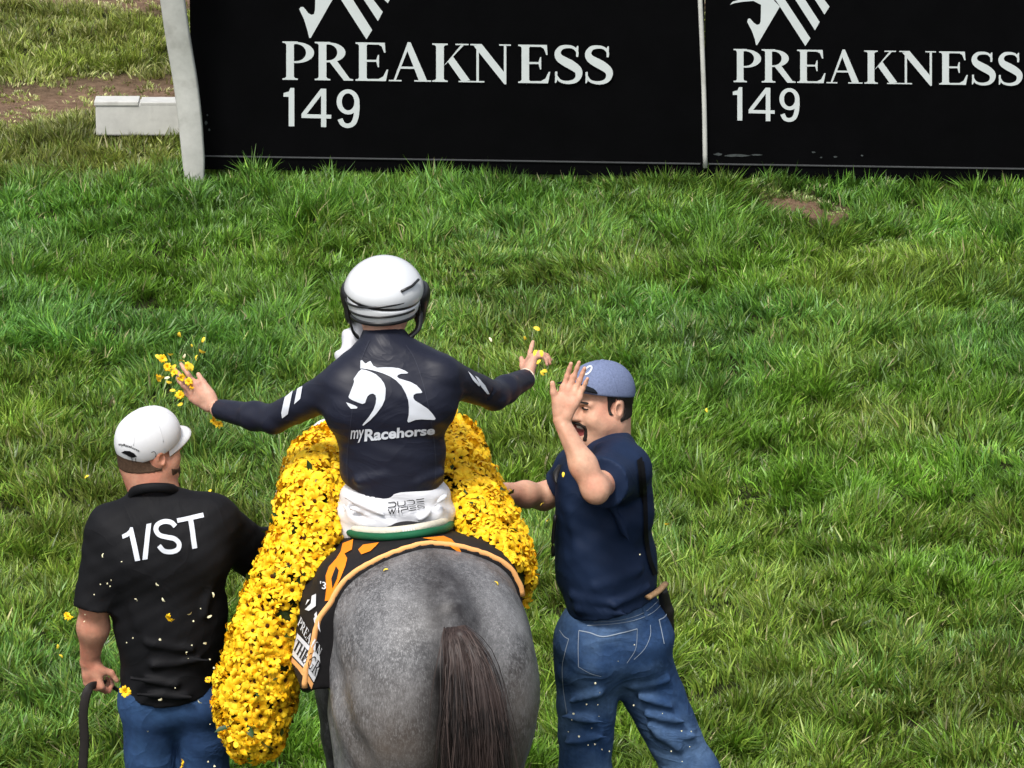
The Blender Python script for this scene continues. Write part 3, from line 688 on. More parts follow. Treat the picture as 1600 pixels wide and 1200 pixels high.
tn_, tl_ = m_tail.node_tree.nodes, m_tail.node_tree.links; bs_ = tn_['Principled BSDF']; src_ = bs_.inputs['Base Color'].links[0].from_socket
at_t = tn_.new('ShaderNodeAttribute'); at_t.attribute_name = 'tone'; mx_ = tn_.new('ShaderNodeMix'); mx_.data_type = 'RGBA'
tl_.new(at_t.outputs['Fac'], mx_.inputs[0]); tl_.new(src_, mx_.inputs[6]); mx_.inputs[7].default_value = (.070, .050, .044, 1); tl_.new(mx_.outputs[2], bs_.inputs['Base Color'])
core = Field(.008); core.chain([tp[j] for j in (5, 8, 14, 20, 24)], [wid[j]*.55 for j in (5, 8, 14, 20, 24)], .02, w=(0, 1, 0), s=1.7)
v, f = core.mesh(); mk('tail_core', v, f, m_tail, horse)
# ---- pale fleece on the bridle, showing left of the rider
m_fleece = mat('white_fleece', (.60, .61, .62), rough=.9, spec=.1, var=.08, vscale=60, bump=.6, bscale=120, bdist=.004)
a1 = catmull([P(528, 668, 14.45), P(516, 663, 14.42), P(502, 664, 14.40), P(491, 673, 14.40), P(486, 690, 14.42)], 4)
v, f = tubevf(a1, np.interp(np.linspace(0, 1, len(a1)), [0, .3, .8, 1], [.014, .018, .010, .005]), 10, ref=(0, 1, 0)); 
a2 = catmull([P(530, 676, 14.40), P(515, 674, 14.38), P(505, 682, 14.38), P(500, 694, 14.40)], 4)
v2, f2 = tubevf(a2, np.linspace(.020, .008, len(a2)), 10, ref=(0, 1, 0))
mk('bridle_fleece', *join([(v, f), (v2, f2)]), m_fleece, horse)

# ================================================================== SADDLE CLOTH, PAD, SADDLE
m_cloth = mat('saddle_cloth_black', (.012, .011, .012), rough=.7, spec=.2, var=.2, bump=.2, bscale=300)
m_orange = mat('cloth_orange', (.80, .235, .012), rough=.65, spec=.2, var=.08)
m_peach = mat('cloth_peach', (.85, .42, .15), rough=.65, spec=.2, var=.05)
m_white = mat('cloth_white', (.70, .71, .73), rough=.7, spec=.2, var=.05)
m_ink = mat('ink_black', (.006, .006, .007), rough=.7, spec=.1, var=0)
fc = horse_trunk(.009); fc.inflate(.012)
rear0 = hit(bvh_horse, 650, 860)[0]; rear0 = np.array(rear0) if rear0 is not None else HL(.4, 0, 1.55)
u_r = (rear0-HO)@HU
def on_u(px, py, u):                                        # where a photo ray meets the cross plane u of the horse
    d = ray(px, py); t = ((HL(u, 0, 0)-CAMP)@HU)/(d@HU); return CAMP+d*t
flap = catmull([on_u(x, y, u_r) for x, y in ((520, 962), (508, 1010), (499, 1050), (490, 1088))], 5)
for a_, c_ in zip(flap[:-1], flap[1:]): fc.cone((a_+c_)/2, (a_+c_)/2+HU*.62-HV*max(0, ((a_-HO)@HV)-.262), .015, .015, .03)
z_b = flap[-1][2]
fc.cut(HL(u_r, 0, 1.5), unit(-HU*1.0+np.array([0, 0, -.02])), .003)          # rear edge
fc.cut(HL(.75, 0, 1.2), HU, .003)
fc.cut(HL(.7, 0, z_b+.012), (0, 0, -1.0), .003)
fc.cut(HL(.7, -.10, 1.16), -HV*.3+np.array([0, 0, -1.0]), .003) if False else None
V_c, F_c = fc.mesh(); bvh_c = bvh_of(V_c, F_c)
cloth = thing('saddle_cloth', tuple(HL(.8, 0, 1.2)), 'black and orange race saddle cloth lying across the grey horse under the jockey', 'saddle cloth')
mk('cloth', V_c, F_c, m_cloth, cloth)
# ---- print on the saddle cloth
def loops2d(lp): v, f = curve2d([[(x, -y) for x, y in lp]]); return v*[1, -1], f
def zl(lp, ox, oy, z): return [(ox+x/z, oy+y/z) for x, y in lp]
def cloth_print(name, polys, m, off=.003, step=6):
    v, f = wrap(polys, bvh_c, off, step); return mk(name, v, f, m, cloth, smooth=True)
# orange edge binding follows the rear edge of the cloth
edge = []
Qc = V_c-HO; cu_, cv_, cz_ = Qc@HU, Qc@HV, Qc[:, 2]
sel = np.abs(cu_-(u_r-.1*(cz_-1.5)*0-0)) < .5
cen = HL(u_r, 0, 1.22)
for a in np.radians(np.linspace(-62, 150, 90)):
    d = HV*math.sin(a)+np.array([0, 0, math.cos(a)])
    o_ = Vector(HL(u_r+.007, 0, 1.22)); loc, nr, _, ds = bvh_c.ray_cast(o_+Vector(d)*1.0, Vector(-d))
    if loc is not None: edge.append(np.array(loc)-HU*.0)
edge = np.array(edge); hi_ = int(np.argmax(edge[:, 2])); lo_ = [i for i in range(hi_, len(edge)) if edge[i, 2] < z_b+.035]; edge = edge[:lo_[0]+1] if lo_ else edge
v, f = tubevf(edge, .0085, 8, ref=HU, flat=.7); mk('edge_binding', v, f, m_peach, cloth)
Z4 = 4.0
orange = [zl([(385, 840), (450, 815), (440, 880), (395, 905), (412, 935), (400, 985), (370, 1060), (335, 1130), (300, 1195), (275, 1198), (285, 1120), (280, 1040), (300, 985), (345, 935), (372, 890)], 440, 640, Z4),
          zl([(480, 880), (510, 850), (610, 835), (590, 858), (555, 890), (500, 910)], 440, 640, Z4),
          zl([(880, 808), (1010, 795), (1060, 815), (1110, 870), (1140, 920), (1090, 880), (1030, 842), (960, 822)], 440, 640, Z4)]
for l in orange: cloth_print('orange_shape', [loops2d(l)], m_orange)
cloth_print('orange_inset', [loops2d(zl([(345, 985), (362, 1010), (352, 1060), (325, 1120), (318, 1060)], 440, 640, Z4))], m_cloth, .005)
ZL = 857/250.
cloth_print('white_band', [loops2d(zl([(466, 478), (520, 535), (580, 600), (582, 640), (565, 700), (548, 738), (500, 660), (438, 596)], 330, 850, ZL))], m_white, .003)
cloth_print('orange_band', [loops2d(zl([(436, 604), (498, 668), (546, 746), (536, 775), (512, 730), (470, 672), (432, 630)], 330, 850, ZL))], m_peach, .003)
def txt(s, tl, tr, bl, br, ox, oy, z, bold=0.): 
    v, f = text2d(s, bold); q = lambda p: (ox+p[0]/z, oy+p[1]/z); return (fit_quad(v, q(tl), q(tr), q(bl), q(br)), f)
def caps(s, tl, tr, bl, br, ox, oy, z):
    """serif capitals on a pixel quad"""
    q = [np.array([ox+p[0]/z, oy+p[1]/z]) for p in (tl, tr, bl, br)]
    x = 0; out = []; tot = sum(LET[c][0]+.06 for c in s)
    for c in s:
        for lp in LET[c][1]:
            v, f = curve2d([np.asarray(lp, float)]); u = ((v[:, :1]+x)/tot); w = v[:, 1:]
            out.append(((1-w)*((1-u)*q[2]+u*q[3])+w*((1-u)*q[0]+u*q[1]), f))
        x += LET[c][0]+.06
    return out
LET['T'] = (.9, stem(.35, .55, top=False)+poly((.02, 1), (.88, 1), (.90, .74), (.86, .74), (.80, .93), (.10, .93), (.04, .74), (0, .74)))
LET['H'] = (1.1, stem(.12, .30)+stem(.78, .96)+poly((.28, .46), (.80, .46), (.80, .52), (.28, .52)))
LET['G'] = (1.0, [stroke_loop(catmull([(.88, .74), (.80, .90), (.56, .96), (.28, .86), (.13, .50), (.28, .14), (.56, .04), (.76, .08), (.84, .18), (.84, .42)], 4), [.06]*9+[.12]*20+[.08]*8 if False else .10)]+poly((.62, .46), (1.0, .46), (1.0, .42), (.62, .42)))
cloth_print('band_lettering', caps('THEGR', (470, 508), (592, 640), (444, 560), (556, 708), 330, 850, ZL), m_ink, .005)
cloth_print('cloth_lettering', caps('PREAKN', (486, 388), (592, 560), (468, 430), (574, 604), 330, 850, ZL), m_white, .004)
cloth_print('cloth_emblem', [loops2d(zl(l, 330, 850, ZL)) for l in ([(545, 280), (568, 268), (566, 335), (530, 360), (508, 352), (540, 320)], [(512, 330), (535, 300), (522, 300)], [(560, 378), (572, 365), (584, 470), (574, 450)], [(556, 400), (564, 392), (574, 440), (566, 446)])], m_white, .004)
cloth_print('cloth_year', [txt("'3", (590, 200), (622, 206), (588, 238), (620, 246), 330, 850, ZL, .01)], m_white, .004)
# ---- saddle pad (green bound cream fleece) and small race saddle
m_green = mat('pad_green', (.006, .095, .040), rough=.7, spec=.25, bump=.4, bscale=150)
m_cream = mat('pad_cream', (.62, .58, .47), rough=.9, spec=.1, bump=.7, bscale=140, bdist=.004, var=.12)
m_leather = mat('black_leather', (.012, .011, .010), rough=.4, spec=.45, var=.2, bump=.15, bscale=90)
pad = thing('saddle_pad', tuple(HL(.75, 0, 1.43)), 'cream fleece saddle pad with green binding under the jockey', 'saddle pad')
def arcpts(px_pts, bv, off):
    o_ = []
    for x, y in px_pts:
        loc, nr, _, _ = hit(bv, x, y)
        if loc is None: continue
        if nr.dot(Vector(ray(x, y))) > 0: nr = -nr
        o_.append(np.array(loc+nr*off))
    return catmull(o_, 4)
g_px = [(541, 826), (552, 838), (574, 843), (605, 844), (640, 841), (672, 836), (695, 831), (703, 822)]
ga = arcpts(g_px, bvh_c, .010)
v, f = tubevf(ga, .011, 10, ref=(0, 0, 1)); mk('green_binding', v, f, m_green, pad)
c_px = [(550, 824), (560, 834), (580, 838), (607, 838.5), (640, 835.5), (668, 830.5), (688, 825), (697, 817)]
ca_ = arcpts(c_px, bvh_c, .016)
v, f = tubevf(ca_, .0125, 10, ref=(0, 0, 1)); mk('fleece', v, f, m_cream, pad)
# stitches on the fleece edge
st = []
for i in range(3, len(ca_)-4):
    for k in (0., .5):
        p = ca_[i]*(1-k)+ca_[i+1]*k; n_ = unit(CAMP-p); up_ = np.array([0, 0, 1.]); sd = unit(ca_[i+1]-ca_[i])
        st.append(boxvf(p+n_*.0118+np.array([0, 0, -.002]), .0016, .0012, .006, sd, n_, np.cross(sd, n_)))
mk('stitching', *join(st), m_white, pad, smooth=False)
fs = Field(.008); fs.ell(HL(.80, .0, 1.385), (.18, .09, .03), .03, HR); fs.cone(HL(.75, .0, 1.38), HL(.98, .0, 1.42), .035, .045, .03)
for s in (-1, 1): fs.cone(HL(.92, s*.12, 1.42), HL(1.0, s*.26, 1.22), .06, .04, .04, w=HV, s=2)
v, f = fs.mesh(); sad = mk('race_saddle', v, f, m_leather, base=tuple(HL(.75, 0, 1.43))); props(sad, 'small black race saddle under the jockey, mostly hidden', 'saddle')
# ================================================================== BLANKET OF YELLOW FLOWERS
m_petal = mat('yellow_petal', (.86, .47, .006), rough=.55, spec=.25, var=.22, vscale=40, col2=(.92, .64, .025), c2scale=30)
m_eye = mat('flower_eye', (.055, .016, .006), rough=.8, spec=.1, var=.3)
m_leaf = mat('dark_leaf', (.018, .050, .012), rough=.45, spec=.4, var=.3)
m_moss = mat('blanket_backing', (.022, .034, .010), rough=.95, spec=.1, var=.4, bump=.8, bscale=60, bdist=.01)
def petal_mesh(r, a, ln, wd, lift, droop):
    d = np.array([math.cos(a), math.sin(a), 0]); t = np.array([-d[1], d[0], 0])
    row = []
    for s_, w_, z_ in ((.16, .45, .0), (.55, 1.0, lift), (.88, .8, lift*.9-droop*.5), (1.0, .25, lift*.5-droop)):
        row.append((d*ln*s_, w_*wd, z_))
    V = []
    for p, w_, z_ in row: V += [p-t*w_+[0, 0, z_], p+t*w_+[0, 0, z_]]
    return V, [(0, 2, 3, 1), (2, 4, 5, 3), (4, 6, 7, 5)]
def flower_data(seed):
    r = np.random.default_rng(seed); parts = []
    n = int(r.integers(9, 12)); cup = r.random()
    for i in range(n):
        parts.append(petal_mesh(r, 2*np.pi*i/n+r.normal(0, .12), .0235*(1+r.normal(0, .08)), .0058*(1+r.normal(0, .12)), .003+.008*cup+abs(r.normal(0, .003)), r.normal(.003, .004)))
    V, F = join(parts); nf = len(F)
    eye = [(0, 0, .0070)]+[(math.cos(a)*.0038, math.sin(a)*.0038, .0055) for a in np.linspace(0, 2*np.pi, 7)[:-1]]+[(math.cos(a)*.0050, math.sin(a)*.0050, .001) for a in np.linspace(0, 2*np.pi, 7)[:-1]]
    k = len(V); V = np.vstack([V, eye])
    F2 = [(k, k+1+i, k+1+(i+1) % 6) for i in range(6)]+[(k+1+i, k+7+i, k+7+(i+1) % 6, k+1+(i+1) % 6) for i in range(6)]
    return V, F+F2, [0]*nf+[1]*12
FLW = [flower_data(s_) for s_ in range(8)]
def mesh_of(name, V, F, mats_, fm=None, smooth=True):
    me = bpy.data.meshes.new(name); me.from_pydata([tuple(v) for v in V], [], F); me.update()
    for m in mats_: me.materials.append(m)
    if fm is not None: me.polygons.foreach_set('material_index', np.array(fm, np.int32))
    if smooth: me.polygons.foreach_set('use_smooth', np.ones(len(F), bool))
    return me
FME = [mesh_of('flower', V, F, [m_petal, m_eye], fm) for V, F, fm in FLW]
m_eye2 = mat('flower_heart', (.50, .27, .01), rough=.8, spec=.1, var=.2)
FME2 = [mesh_of('loose_flower', V, F, [m_petal, m_eye2], fm) for V, F, fm in FLW[:4]]
LV = [(0, 0, 0), (.012, -.008, .002), (.012, .008, .002), (.030, -.009, .004), (.030, .009, .004), (.048, 0, -.002), (.03, 0, 0.0), (.012, 0, -.001)]
LF = [(0, 1, 7), (0, 7, 2), (1, 3, 6, 7), (7, 6, 4, 2), (3, 5, 6), (6, 5, 4)]
LME = mesh_of('leaf', LV, LF, [m_leaf])
def frame(n, spin):
    n = unit(n); a = unit(np.cross(n, (0.3, 0.2, 1.0))); b_ = np.cross(n, a); c, s = math.cos(spin), math.sin(spin)
    return np.stack([a*c+b_*s, -a*s+b_*c, n], 1)
# centre line (photo pixel, distance) and half width, from the left end over the withers to the right end
GP = [(396, 1146, 13.36, .070), (396, 1095, 13.37, .095), (411, 1045, 13.38, .098), (427, 990, 13.40, .098), (454, 920, 13.43, .092), (480, 850, 13.50, .092), (494, 778, 13.64, .088), (512, 730, 13.84, .070), (560, 700, 14.04, .062), (618, 685, 14.10, .060), (668, 684, 14.08, .058), (700, 708, 13.96, .060), (730, 762, 13.78, .060), (756, 815, 13.60, .062), (782, 868, 13.45, .060), (797, 912, 13.37, .046)]
gp = np.array([P(x, y, Y) for x, y, Y, w in GP]); gw = np.array([w for *_, w in GP])
n_ = 6; gc = catmull(gp, n_); gwid = np.interp(np.linspace(0, 1, len(gc)), np.linspace(0, 1, len(gp)), gw)
T = np.gradient(gc, axis=0); T /= np.linalg.norm(T, axis=1)[:, None]
side = np.cross(T, np.array([0, 1., 0])); side /= np.linalg.norm(side, axis=1)[:, None]; dep = np.cross(T, side)
garl = thing('flower_blanket', tuple(HL(1.1, 0, 1.3)), 'long blanket of yellow black-eyed flowers draped over the horse in front of the jockey', 'garland')
def gsurf(i, th, grow=1.0):
    i0 = int(min(max(i, 0), len(gc)-1.001)); t = i-i0
    mixv = lambda A: A[i0]*(1-t)+A[i0+1]*t
    c, w, s, d = mixv(gc), mixv(gwid), unit(mixv(side)), unit(mixv(dep))
    p = c+(s*math.cos(th)*w+d*math.sin(th)*.105)*grow
    nrm = unit(s*math.cos(th)/w+d*math.sin(th)/.105)
    return p, nrm
fgb = Field(.011)
for j in range(0, len(gc)-2, 2): fgb.cone(gc[j], gc[j+2], gwid[j]*.90, gwid[j+2]*.90, .02, w=(0, 1, 0), s=.9)
v, f = fgb.mesh(); mk('backing', v, f, m_moss, garl)
r = np.random.default_rng(77); spots = []
tries = 0
arcl = np.concatenate([[0], np.cumsum(np.linalg.norm(np.diff(gc, axis=0), axis=1))])
grid = {}
while tries < 16000:
    tries += 1
    s_ = r.random()*arcl[-1]; i = np.interp(s_, arcl, np.arange(len(gc))); th = r.random()*2*np.pi
    p, nr = gsurf(i, th, 1.0)
    key = tuple(np.floor(p/.05).astype(int)); okk = True
    for dx in (-1, 0, 1):
        for dy in (-1, 0, 1):
            for dz in (-1, 0, 1):
                for q in grid.get((key[0]+dx, key[1]+dy, key[2]+dz), ()):
                    if np.sum((q-p)**2) < .0185**2: okk = False
    if okk: grid.setdefault(key, []).append(p); spots.append((p, nr))
for xx in range(26):            # rounded lower end of the left fall
    d = unit(np.array([r.normal(), r.normal(), -abs(r.normal())-.3])); p = gc[0]+d*np.array([.072, .09, .05]); spots.append((p, d))
def visible(p, nr): return (CAMP-p)@nr
vis = []
for p, nr in spots:
    w = unit(CAMP-p)@nr; pxy = (p-CAMP); dpt = pxy@np.array([0, _c, -_s]); sx = 800+FPX*pxy[0]/dpt; sy = 600-FPX*(pxy@np.array([0, _s, _c]))/dpt
    hidden = (530 < sx < 700 and sy > 520 and sy < 850) or sx > 830 or (sx > 700 and sy > 960)
    vis.append(w-(5 if hidden else 0))
order = np.argsort(-np.array(vis)); main_, rest = order[:300], order[300:]
rest_parts = []
for rank, j in enumerate(order):
    p, nr = spots[j]; nr = unit(nr+r.normal(0, .60, 3)); M = frame(nr, r.random()*6.28); sc = .98+.42*r.random(); q = p+nr*(.004+.012*r.random())
    if rank < 300:
        o = bpy.data.objects.new('flower', FME[int(r.integers(0, 8))]); COL.objects.link(o); o.parent = garl
        mm = Matrix([list(M[i]*sc)+[(q-BASE[garl])[i]] for i in range(3)]+[[0, 0, 0, 1]]); o.matrix_local = mm
    else:
        V, F, fm = FLW[int(r.integers(0, 8))]; rest_parts.append((V@(M.T*sc)+q, F, fm))
if rest_parts:
    v, f = join([(a, b_) for a, b_, c in rest_parts]); o = mk('flower_mass', v, f, [m_petal, m_eye], garl, fmat=sum([c for *_, c in rest_parts], [])); o['kind'] = 'stuff'
for k in range(300):
    s_ = r.random()*arcl[-1]; i = np.interp(s_, arcl, np.arange(len(gc))); th = r.random()*2*np.pi
    p, nr = gsurf(i, th, 1.02+.10*r.random()); w = unit(CAMP-p)@nr
    if w < -.2: continue
    M = frame(nr+r.normal(0, .7, 3), r.random()*6.28); sc = .6+.5*r.random()
    o = bpy.data.objects.new('leaf', LME); COL.objects.link(o); o.parent = garl
    q = p+nr*.006-BASE[garl]; o.matrix_local = Matrix([list(M[i_]*sc)+[q[i_]] for i_ in range(3)]+[[0, 0, 0, 1]])
# ================================================================== PEOPLE: shared builders
def skin_mat(name, col, red):
    return mat(name, col, rough=.52, spec=.32, var=.20, vscale=34, col2=red, c2scale=14, c2lo=.42, c2hi=.68, sss=.15, bump=.35, bscale=120, bdist=.0025)
m_skin_a = skin_mat('skin_left_man', (.50, .255, .17), (.50, .20, .13))
m_skin_j = skin_mat('skin_jockey', (.55, .31, .22), (.52, .24, .17))
m_skin_b = skin_mat('skin_right_man', (.60, .345, .235), (.58, .28, .19))
m_hair = mat('dark_hair', (.014, .010, .008), rough=.6, spec=.3, var=.5, vscale=120, bump=.6, bscale=260)
m_hair_b = mat('cropped_brown_hair', (.075, .045, .028), rough=.75, spec=.2, var=.45, vscale=160, bump=.6, bscale=300)
m_nail = mat('nail', (.66, .42, .33), rough=.35, spec=.4, var=0)
def hand(f, wrist, fdir, palm, thumb_dir, size=1.0, curl=(.25, .35, .25), spread=.10, wr=.026, grip=None, tcurl=.25):
    """five fingers on a palm; palm = direction the palm faces, thumb_dir = rough direction of the thumb side"""
    fdir = unit(fdir); palm = unit(palm-fdir*(np.dot(palm, fdir))); ac = unit(np.cross(fdir, palm))
    if ac@np.asarray(thumb_dir) < 0: ac = -ac
    S = size; W = np.asarray(wrist, float)
    rot = lambda v, a: unit(v*math.cos(a)+palm*math.sin(a))
    kn = []
    for off, ln in ((.031, .092), (.011, .096), (-.010, .091), (-.029, .081)): kn.append(W+fdir*ln*S+ac*off*S)
    for k in kn: f.cone(W+fdir*.012*S+ac*((k-W)@ac)*.55, k, .0165*S, .0120*S, .014, w=palm, s=1.0)
    f.cone(W+fdir*.045*S+ac*.012*S, W+fdir*.055*S-ac*.015*S, .018*S, .017*S, .012)
    f.cone(W+fdir*.020*S+ac*.020*S+palm*.006*S, W+fdir*.050*S+ac*.030*S+palm*.008*S, .017*S, .014*S, .014)     # ball of the thumb
    tips = []
    for i, (k, L3) in enumerate(zip(kn, ((.040, .026, .020), (.045, .029, .021), (.042, .027, .020), (.033, .021, .018)))):
        a = (1.5-i)*spread; d = unit(fdir*math.cos(a)+ac*math.sin(a)); ang = 0; p = k
        rr = (.0092, .0082, .0074, .0064) if i < 3 else (.0082, .0073, .0066, .0056)
        for j in range(3):
            ang += curl[j] if not isinstance(curl[0], (tuple, list)) else curl[i][j]
            dd = unit(d*math.cos(ang)+palm*math.sin(ang)); q = p+dd*L3[j]*S
            f.cone(p, q, rr[j]*S, rr[j+1]*S, .005 if j else .008); p = q
        tips.append((p, dd))
    tb = W+fdir*.035*S+ac*.033*S+palm*.006*S; td = unit(thumb_dir) if grip is None else unit(grip)
    t1 = tb+td*.040*S; d2 = unit(td*math.cos(tcurl)+fdir*math.sin(tcurl)); t2 = t1+d2*.032*S
    f.cone(tb-td*.005, t1, .0135*S, .0108*S, .012); f.cone(t1, t2, .0105*S, .0082*S, .006)
    return tips
def basis(fwd, up=(0, 0, 1)):
    y = unit(fwd); x = unit(np.cross(y, up)); z = np.cross(x, y); return np.stack([x, y, z], 1)      # columns: right, forward, up
class Head:
    def __init__(self, c, fwd, up=(0, 0, 1), s=1.0): self.c = np.asarray(c, float); self.R = basis(fwd, up); self.s = s
    def __call__(self, x, y, z): return self.c+self.R@(np.array([x, y, z])*self.s)
    def d(self, x, y, z): return self.R@np.array([x, y, z], float)
    def loc(self, X, Y, Z):
        q = [X-self.c[0], Y-self.c[1], Z-self.c[2]]
        return [sum(q[i]*self.R[i, j] for i in range(3))/self.s for j in range(3)]
def head_field(H, h, smile=0.0, full=0.0):
    f = Field(h); s = H.s
    e = lambda c, r, k=.03, sub=False: f.ell(H(*c), np.array(r)*s, k*s, H.R, sub)
    cn = lambda a, b_, ra, rb, k=.02, **kw: f.cone(H(*a), H(*b_), ra*s, rb*s, k*s, **kw)
    e((0, -.018, .035), (.077, .098, .086)); e((0, .030, -.030), (.064, .064, .088))
    for q in (-1, 1):
        cn((q*.050, -.005, -.060), (q*.018, .068, -.100), .026+.012*full, .022+.006*full, .035)
        e((q*.040, .055, -.030), (.026+.008*full, .028, .028+.008*full), .03)
        e((q*.052, .030, -.055), (.020+.014*full, .035, .03), .03)
        cn((q*.014, .094, .022), (q*.044, .076, .020), .010, .011, .018)               # brow
        e((q*.032, .094, .002), (.018, .013, .011), .014, sub=True)
        e((q*.032, .079, .001), (.0135, .0125, .0125), .004)                            # lid
        f.ell(H(q*.080, -.012, -.006), np.array((.010, .021, .032))*s, .010*s, H.R@basis((q*.35, 1, .15)))
        f.ell(H(q*.088, -.006, -.004), np.array((.008, .010, .016))*s, .006*s, H.R, sub=True)
        e((q*.013, .101, -.030), (.009, .010, .008), .010)
    cn((0, .090, .015), (0, .116, -.024), .008, .0125, .016)
    cn((0, .062, -.108), (0, .074, -.104), .018, .016, .03)                              # chin
    if smile > 0:
        for q in (-1, 1): e((q*.044, .070, -.034), (.020, .020, .018), .02)
        cn((-.026, .088, -.050), (.026, .088, -.050), .0075, .0075, .010); cn((0, .095, -.048), (0, .095, -.048), .009, .009, .012)
        cn((-.020, .083, -.090), (.020, .083, -.090), .0085, .0085, .010)
        e((0, .098, -.069), (.030, .030, .0165), .006, sub=True)
    else:
        cn((-.020, .086, -.060), (.020, .086, -.060), .006, .006, .010); cn((-.017, .085, -.070), (.017, .085, -.070), .0065, .0065, .010)
    return f
def cap_crown(H, grow, h, tilt=.0, zc=.028):
    f = Field(h); s = H.s
    f.ell(H(0, -.012, .036), np.array((.083+grow, .104+grow, .098+grow))*s, .01, H.R); f.ell(H(0, .03, .052), np.array((.074+grow, .074+grow, .074+grow))*s, .03, H.R)
    f.cut(H(0, 0, zc), H.d(0, tilt, -1), .004)
    return f
def cap_brim(H, zc, tilt, length=.085, wid=.082, th=.004, drop=.018, y0=.075):
    V, F = [], []; nu, nv = 15, 9
    for lay in (0, 1):
        for i in range(nu):
            a = (i/(nu-1)*2-1); ang = a*1.25
            ex = math.sin(ang)*wid; base_y = y0-.055*(1-math.cos(ang))*1.3
            for j in range(nv):
                t = j/(nv-1); ln = length*max(0.02, (1-abs(a)**2.6))
                y = base_y+t*ln; x = ex*(1+.03*t); z = zc+.006-drop*t*t-.022*a*a*(.35+.65*t)-lay*th+tilt*(y-.02)
                V.append(H(x, y, z))
    I_ = lambda l, i, j: l*nu*nv+i*nv+j
    for i in range(nu-1):
        for j in range(nv-1):
            F.append((I_(0, i, j), I_(0, i+1, j), I_(0, i+1, j+1), I_(0, i, j+1))); F.append((I_(1, i, j), I_(1, i, j+1), I_(1, i+1, j+1), I_(1, i+1, j)))
        F.append((I_(0, i, nv-1), I_(0, i+1, nv-1), I_(1, i+1, nv-1), I_(1, i, nv-1))); F.append((I_(0, i, 0), I_(1, i, 0), I_(1, i+1, 0), I_(0, i+1, 0)))
    return V, F
def crown_seams(H, bv, zc, n=6, rad=.0013, off=0.0):
    out = []
    for k in range(n):
        a = 2*np.pi*k/n+off; pts_ = []
        for ph in np.linspace(0.05, 1.35, 14):
            d = H.d(math.sin(ph)*math.sin(a), math.sin(ph)*math.cos(a), math.cos(ph)); o_ = H(0, 0, .035)
            loc, nr, *_ = bv.ray_cast(Vector(o_+d*.3), Vector(-d))
            if loc is not None and H.loc(*loc)[2] > zc+.004: pts_.append(np.array(loc))
        if len(pts_) > 4: out.append(tubevf(np.array(pts_), rad, 5))
    return out
def wrinkle(amp, freq, dirs, seed):
    """soft cloth folds: warped waves across the given directions"""
    r = np.random.default_rng(seed); W = [(unit(d), r.random()*6, freq*(.8+.5*r.random()), unit(r.normal(0, 1, 3)), 5+5*r.random()) for d in dirs]
    def g(X, Y, Z):
        t = 0
        for d, ph, fr, e, ef in W:
            u = X*d[0]+Y*d[1]+Z*d[2]; v = X*e[0]+Y*e[1]+Z*e[2]
            t = t+np.sin(u*fr+ph+1.6*np.sin(v*ef+ph*2))*(.55+.45*np.sin(v*ef*.6+ph))
        return (amp/len(W)*t).astype(np.float32)
    return g
def folds(f, segs, r=.006, k=.018, sub=False):
    """single creases laid on the cloth"""
    for a, b_ in segs: f.cone(a, b_, r, r*.5, k, sub=sub)
def person(name, loc, label): return thing(name, loc, label, 'person')
# ================================================================== JOCKEY
m_navy = mat('navy_silks', (.0105, .0122, .0235), rough=.47, spec=.24, var=.15, vscale=10, bump=.12, bscale=500, bdist=.0008, fold=.12, fscale=5.5, fstretch=(1, 1, 1.6))
m_wbreech = mat('white_breeches', (.62, .63, .66), rough=.5, spec=.35, var=.04, bump=.15, bscale=60, bdist=.003, fold=.13, fscale=8, fstretch=(.6, 1, 1.8))
m_wprint = mat('white_print', (.56, .59, .64), rough=.55, spec=.3, var=.03)
m_shell = mat('white_helmet', (.62, .64, .66), rough=.3, spec=.5, var=.02, coat=.3)
m_plastic = mat('black_plastic', (.010, .010, .011), rough=.35, spec=.5, var=.1)
m_scarf = mat('white_kerchief', (.55, .56, .59), rough=.8, spec=.15, var=.08, bump=.4, bscale=70)
DW = np.array([0, 1., 0])
jk = person('person', tuple(P(616, 826, 13.52)), 'jockey in navy top and white helmet on the grey horse, arms spread wide throwing petals')
sh_l, el_l, wr_l = P(534, 600, 13.52), P(428, 655, 13.64), P(341, 640, 13.80)
sh_r, el_r, wr_r = P(692, 588, 13.52), P(772, 618, 13.70), P(822, 592, 13.88)
hip = P(616, 806, 13.50); wst = P(613, 715, 13.52); chs = P(609, 622, 13.54); nk = P(600, 545, 13.56); nk2 = P(600, 508, 13.59)
# silks
f = Field(.0055)
f.cone(hip, wst, .132, .135, .05, w=DW, s=1.35); f.cone(wst, chs, .135, .158, .05, w=DW, s=1.42)
f.cone(P(562, 612, 13.54), P(660, 606, 13.54), .080, .078, .06)
f.cone(P(548, 640, 13.50), P(672, 632, 13.50), .070, .068, .06)
f.cone(nk, P(548, 594, 13.54), .056, .056, .05); f.cone(nk, P(676, 584, 13.54), .056, .056, .05)
f.cone(P(600, 556, 13.56), P(600, 517, 13.585), .062, .056, .02, cap=True)
for s_, e_, w_ in ((sh_l, el_l, wr_l), (sh_r, el_r, wr_r)):
    f.cone(s_, e_, .055, .041, .03); f.cone(e_, e_*.65+w_*.35, .040, .040, .015); f.cone(e_*.65+w_*.35, w_, .040, .0295, .015, cap=True)
f.disp(wrinkle(.0020, 70, [(.2, 0, 1), (.5, .2, .8)], 3)); f.disp(wrinkle(.0010, 150, [(.3, .1, 1), (-.4, .2, .8)], 4))
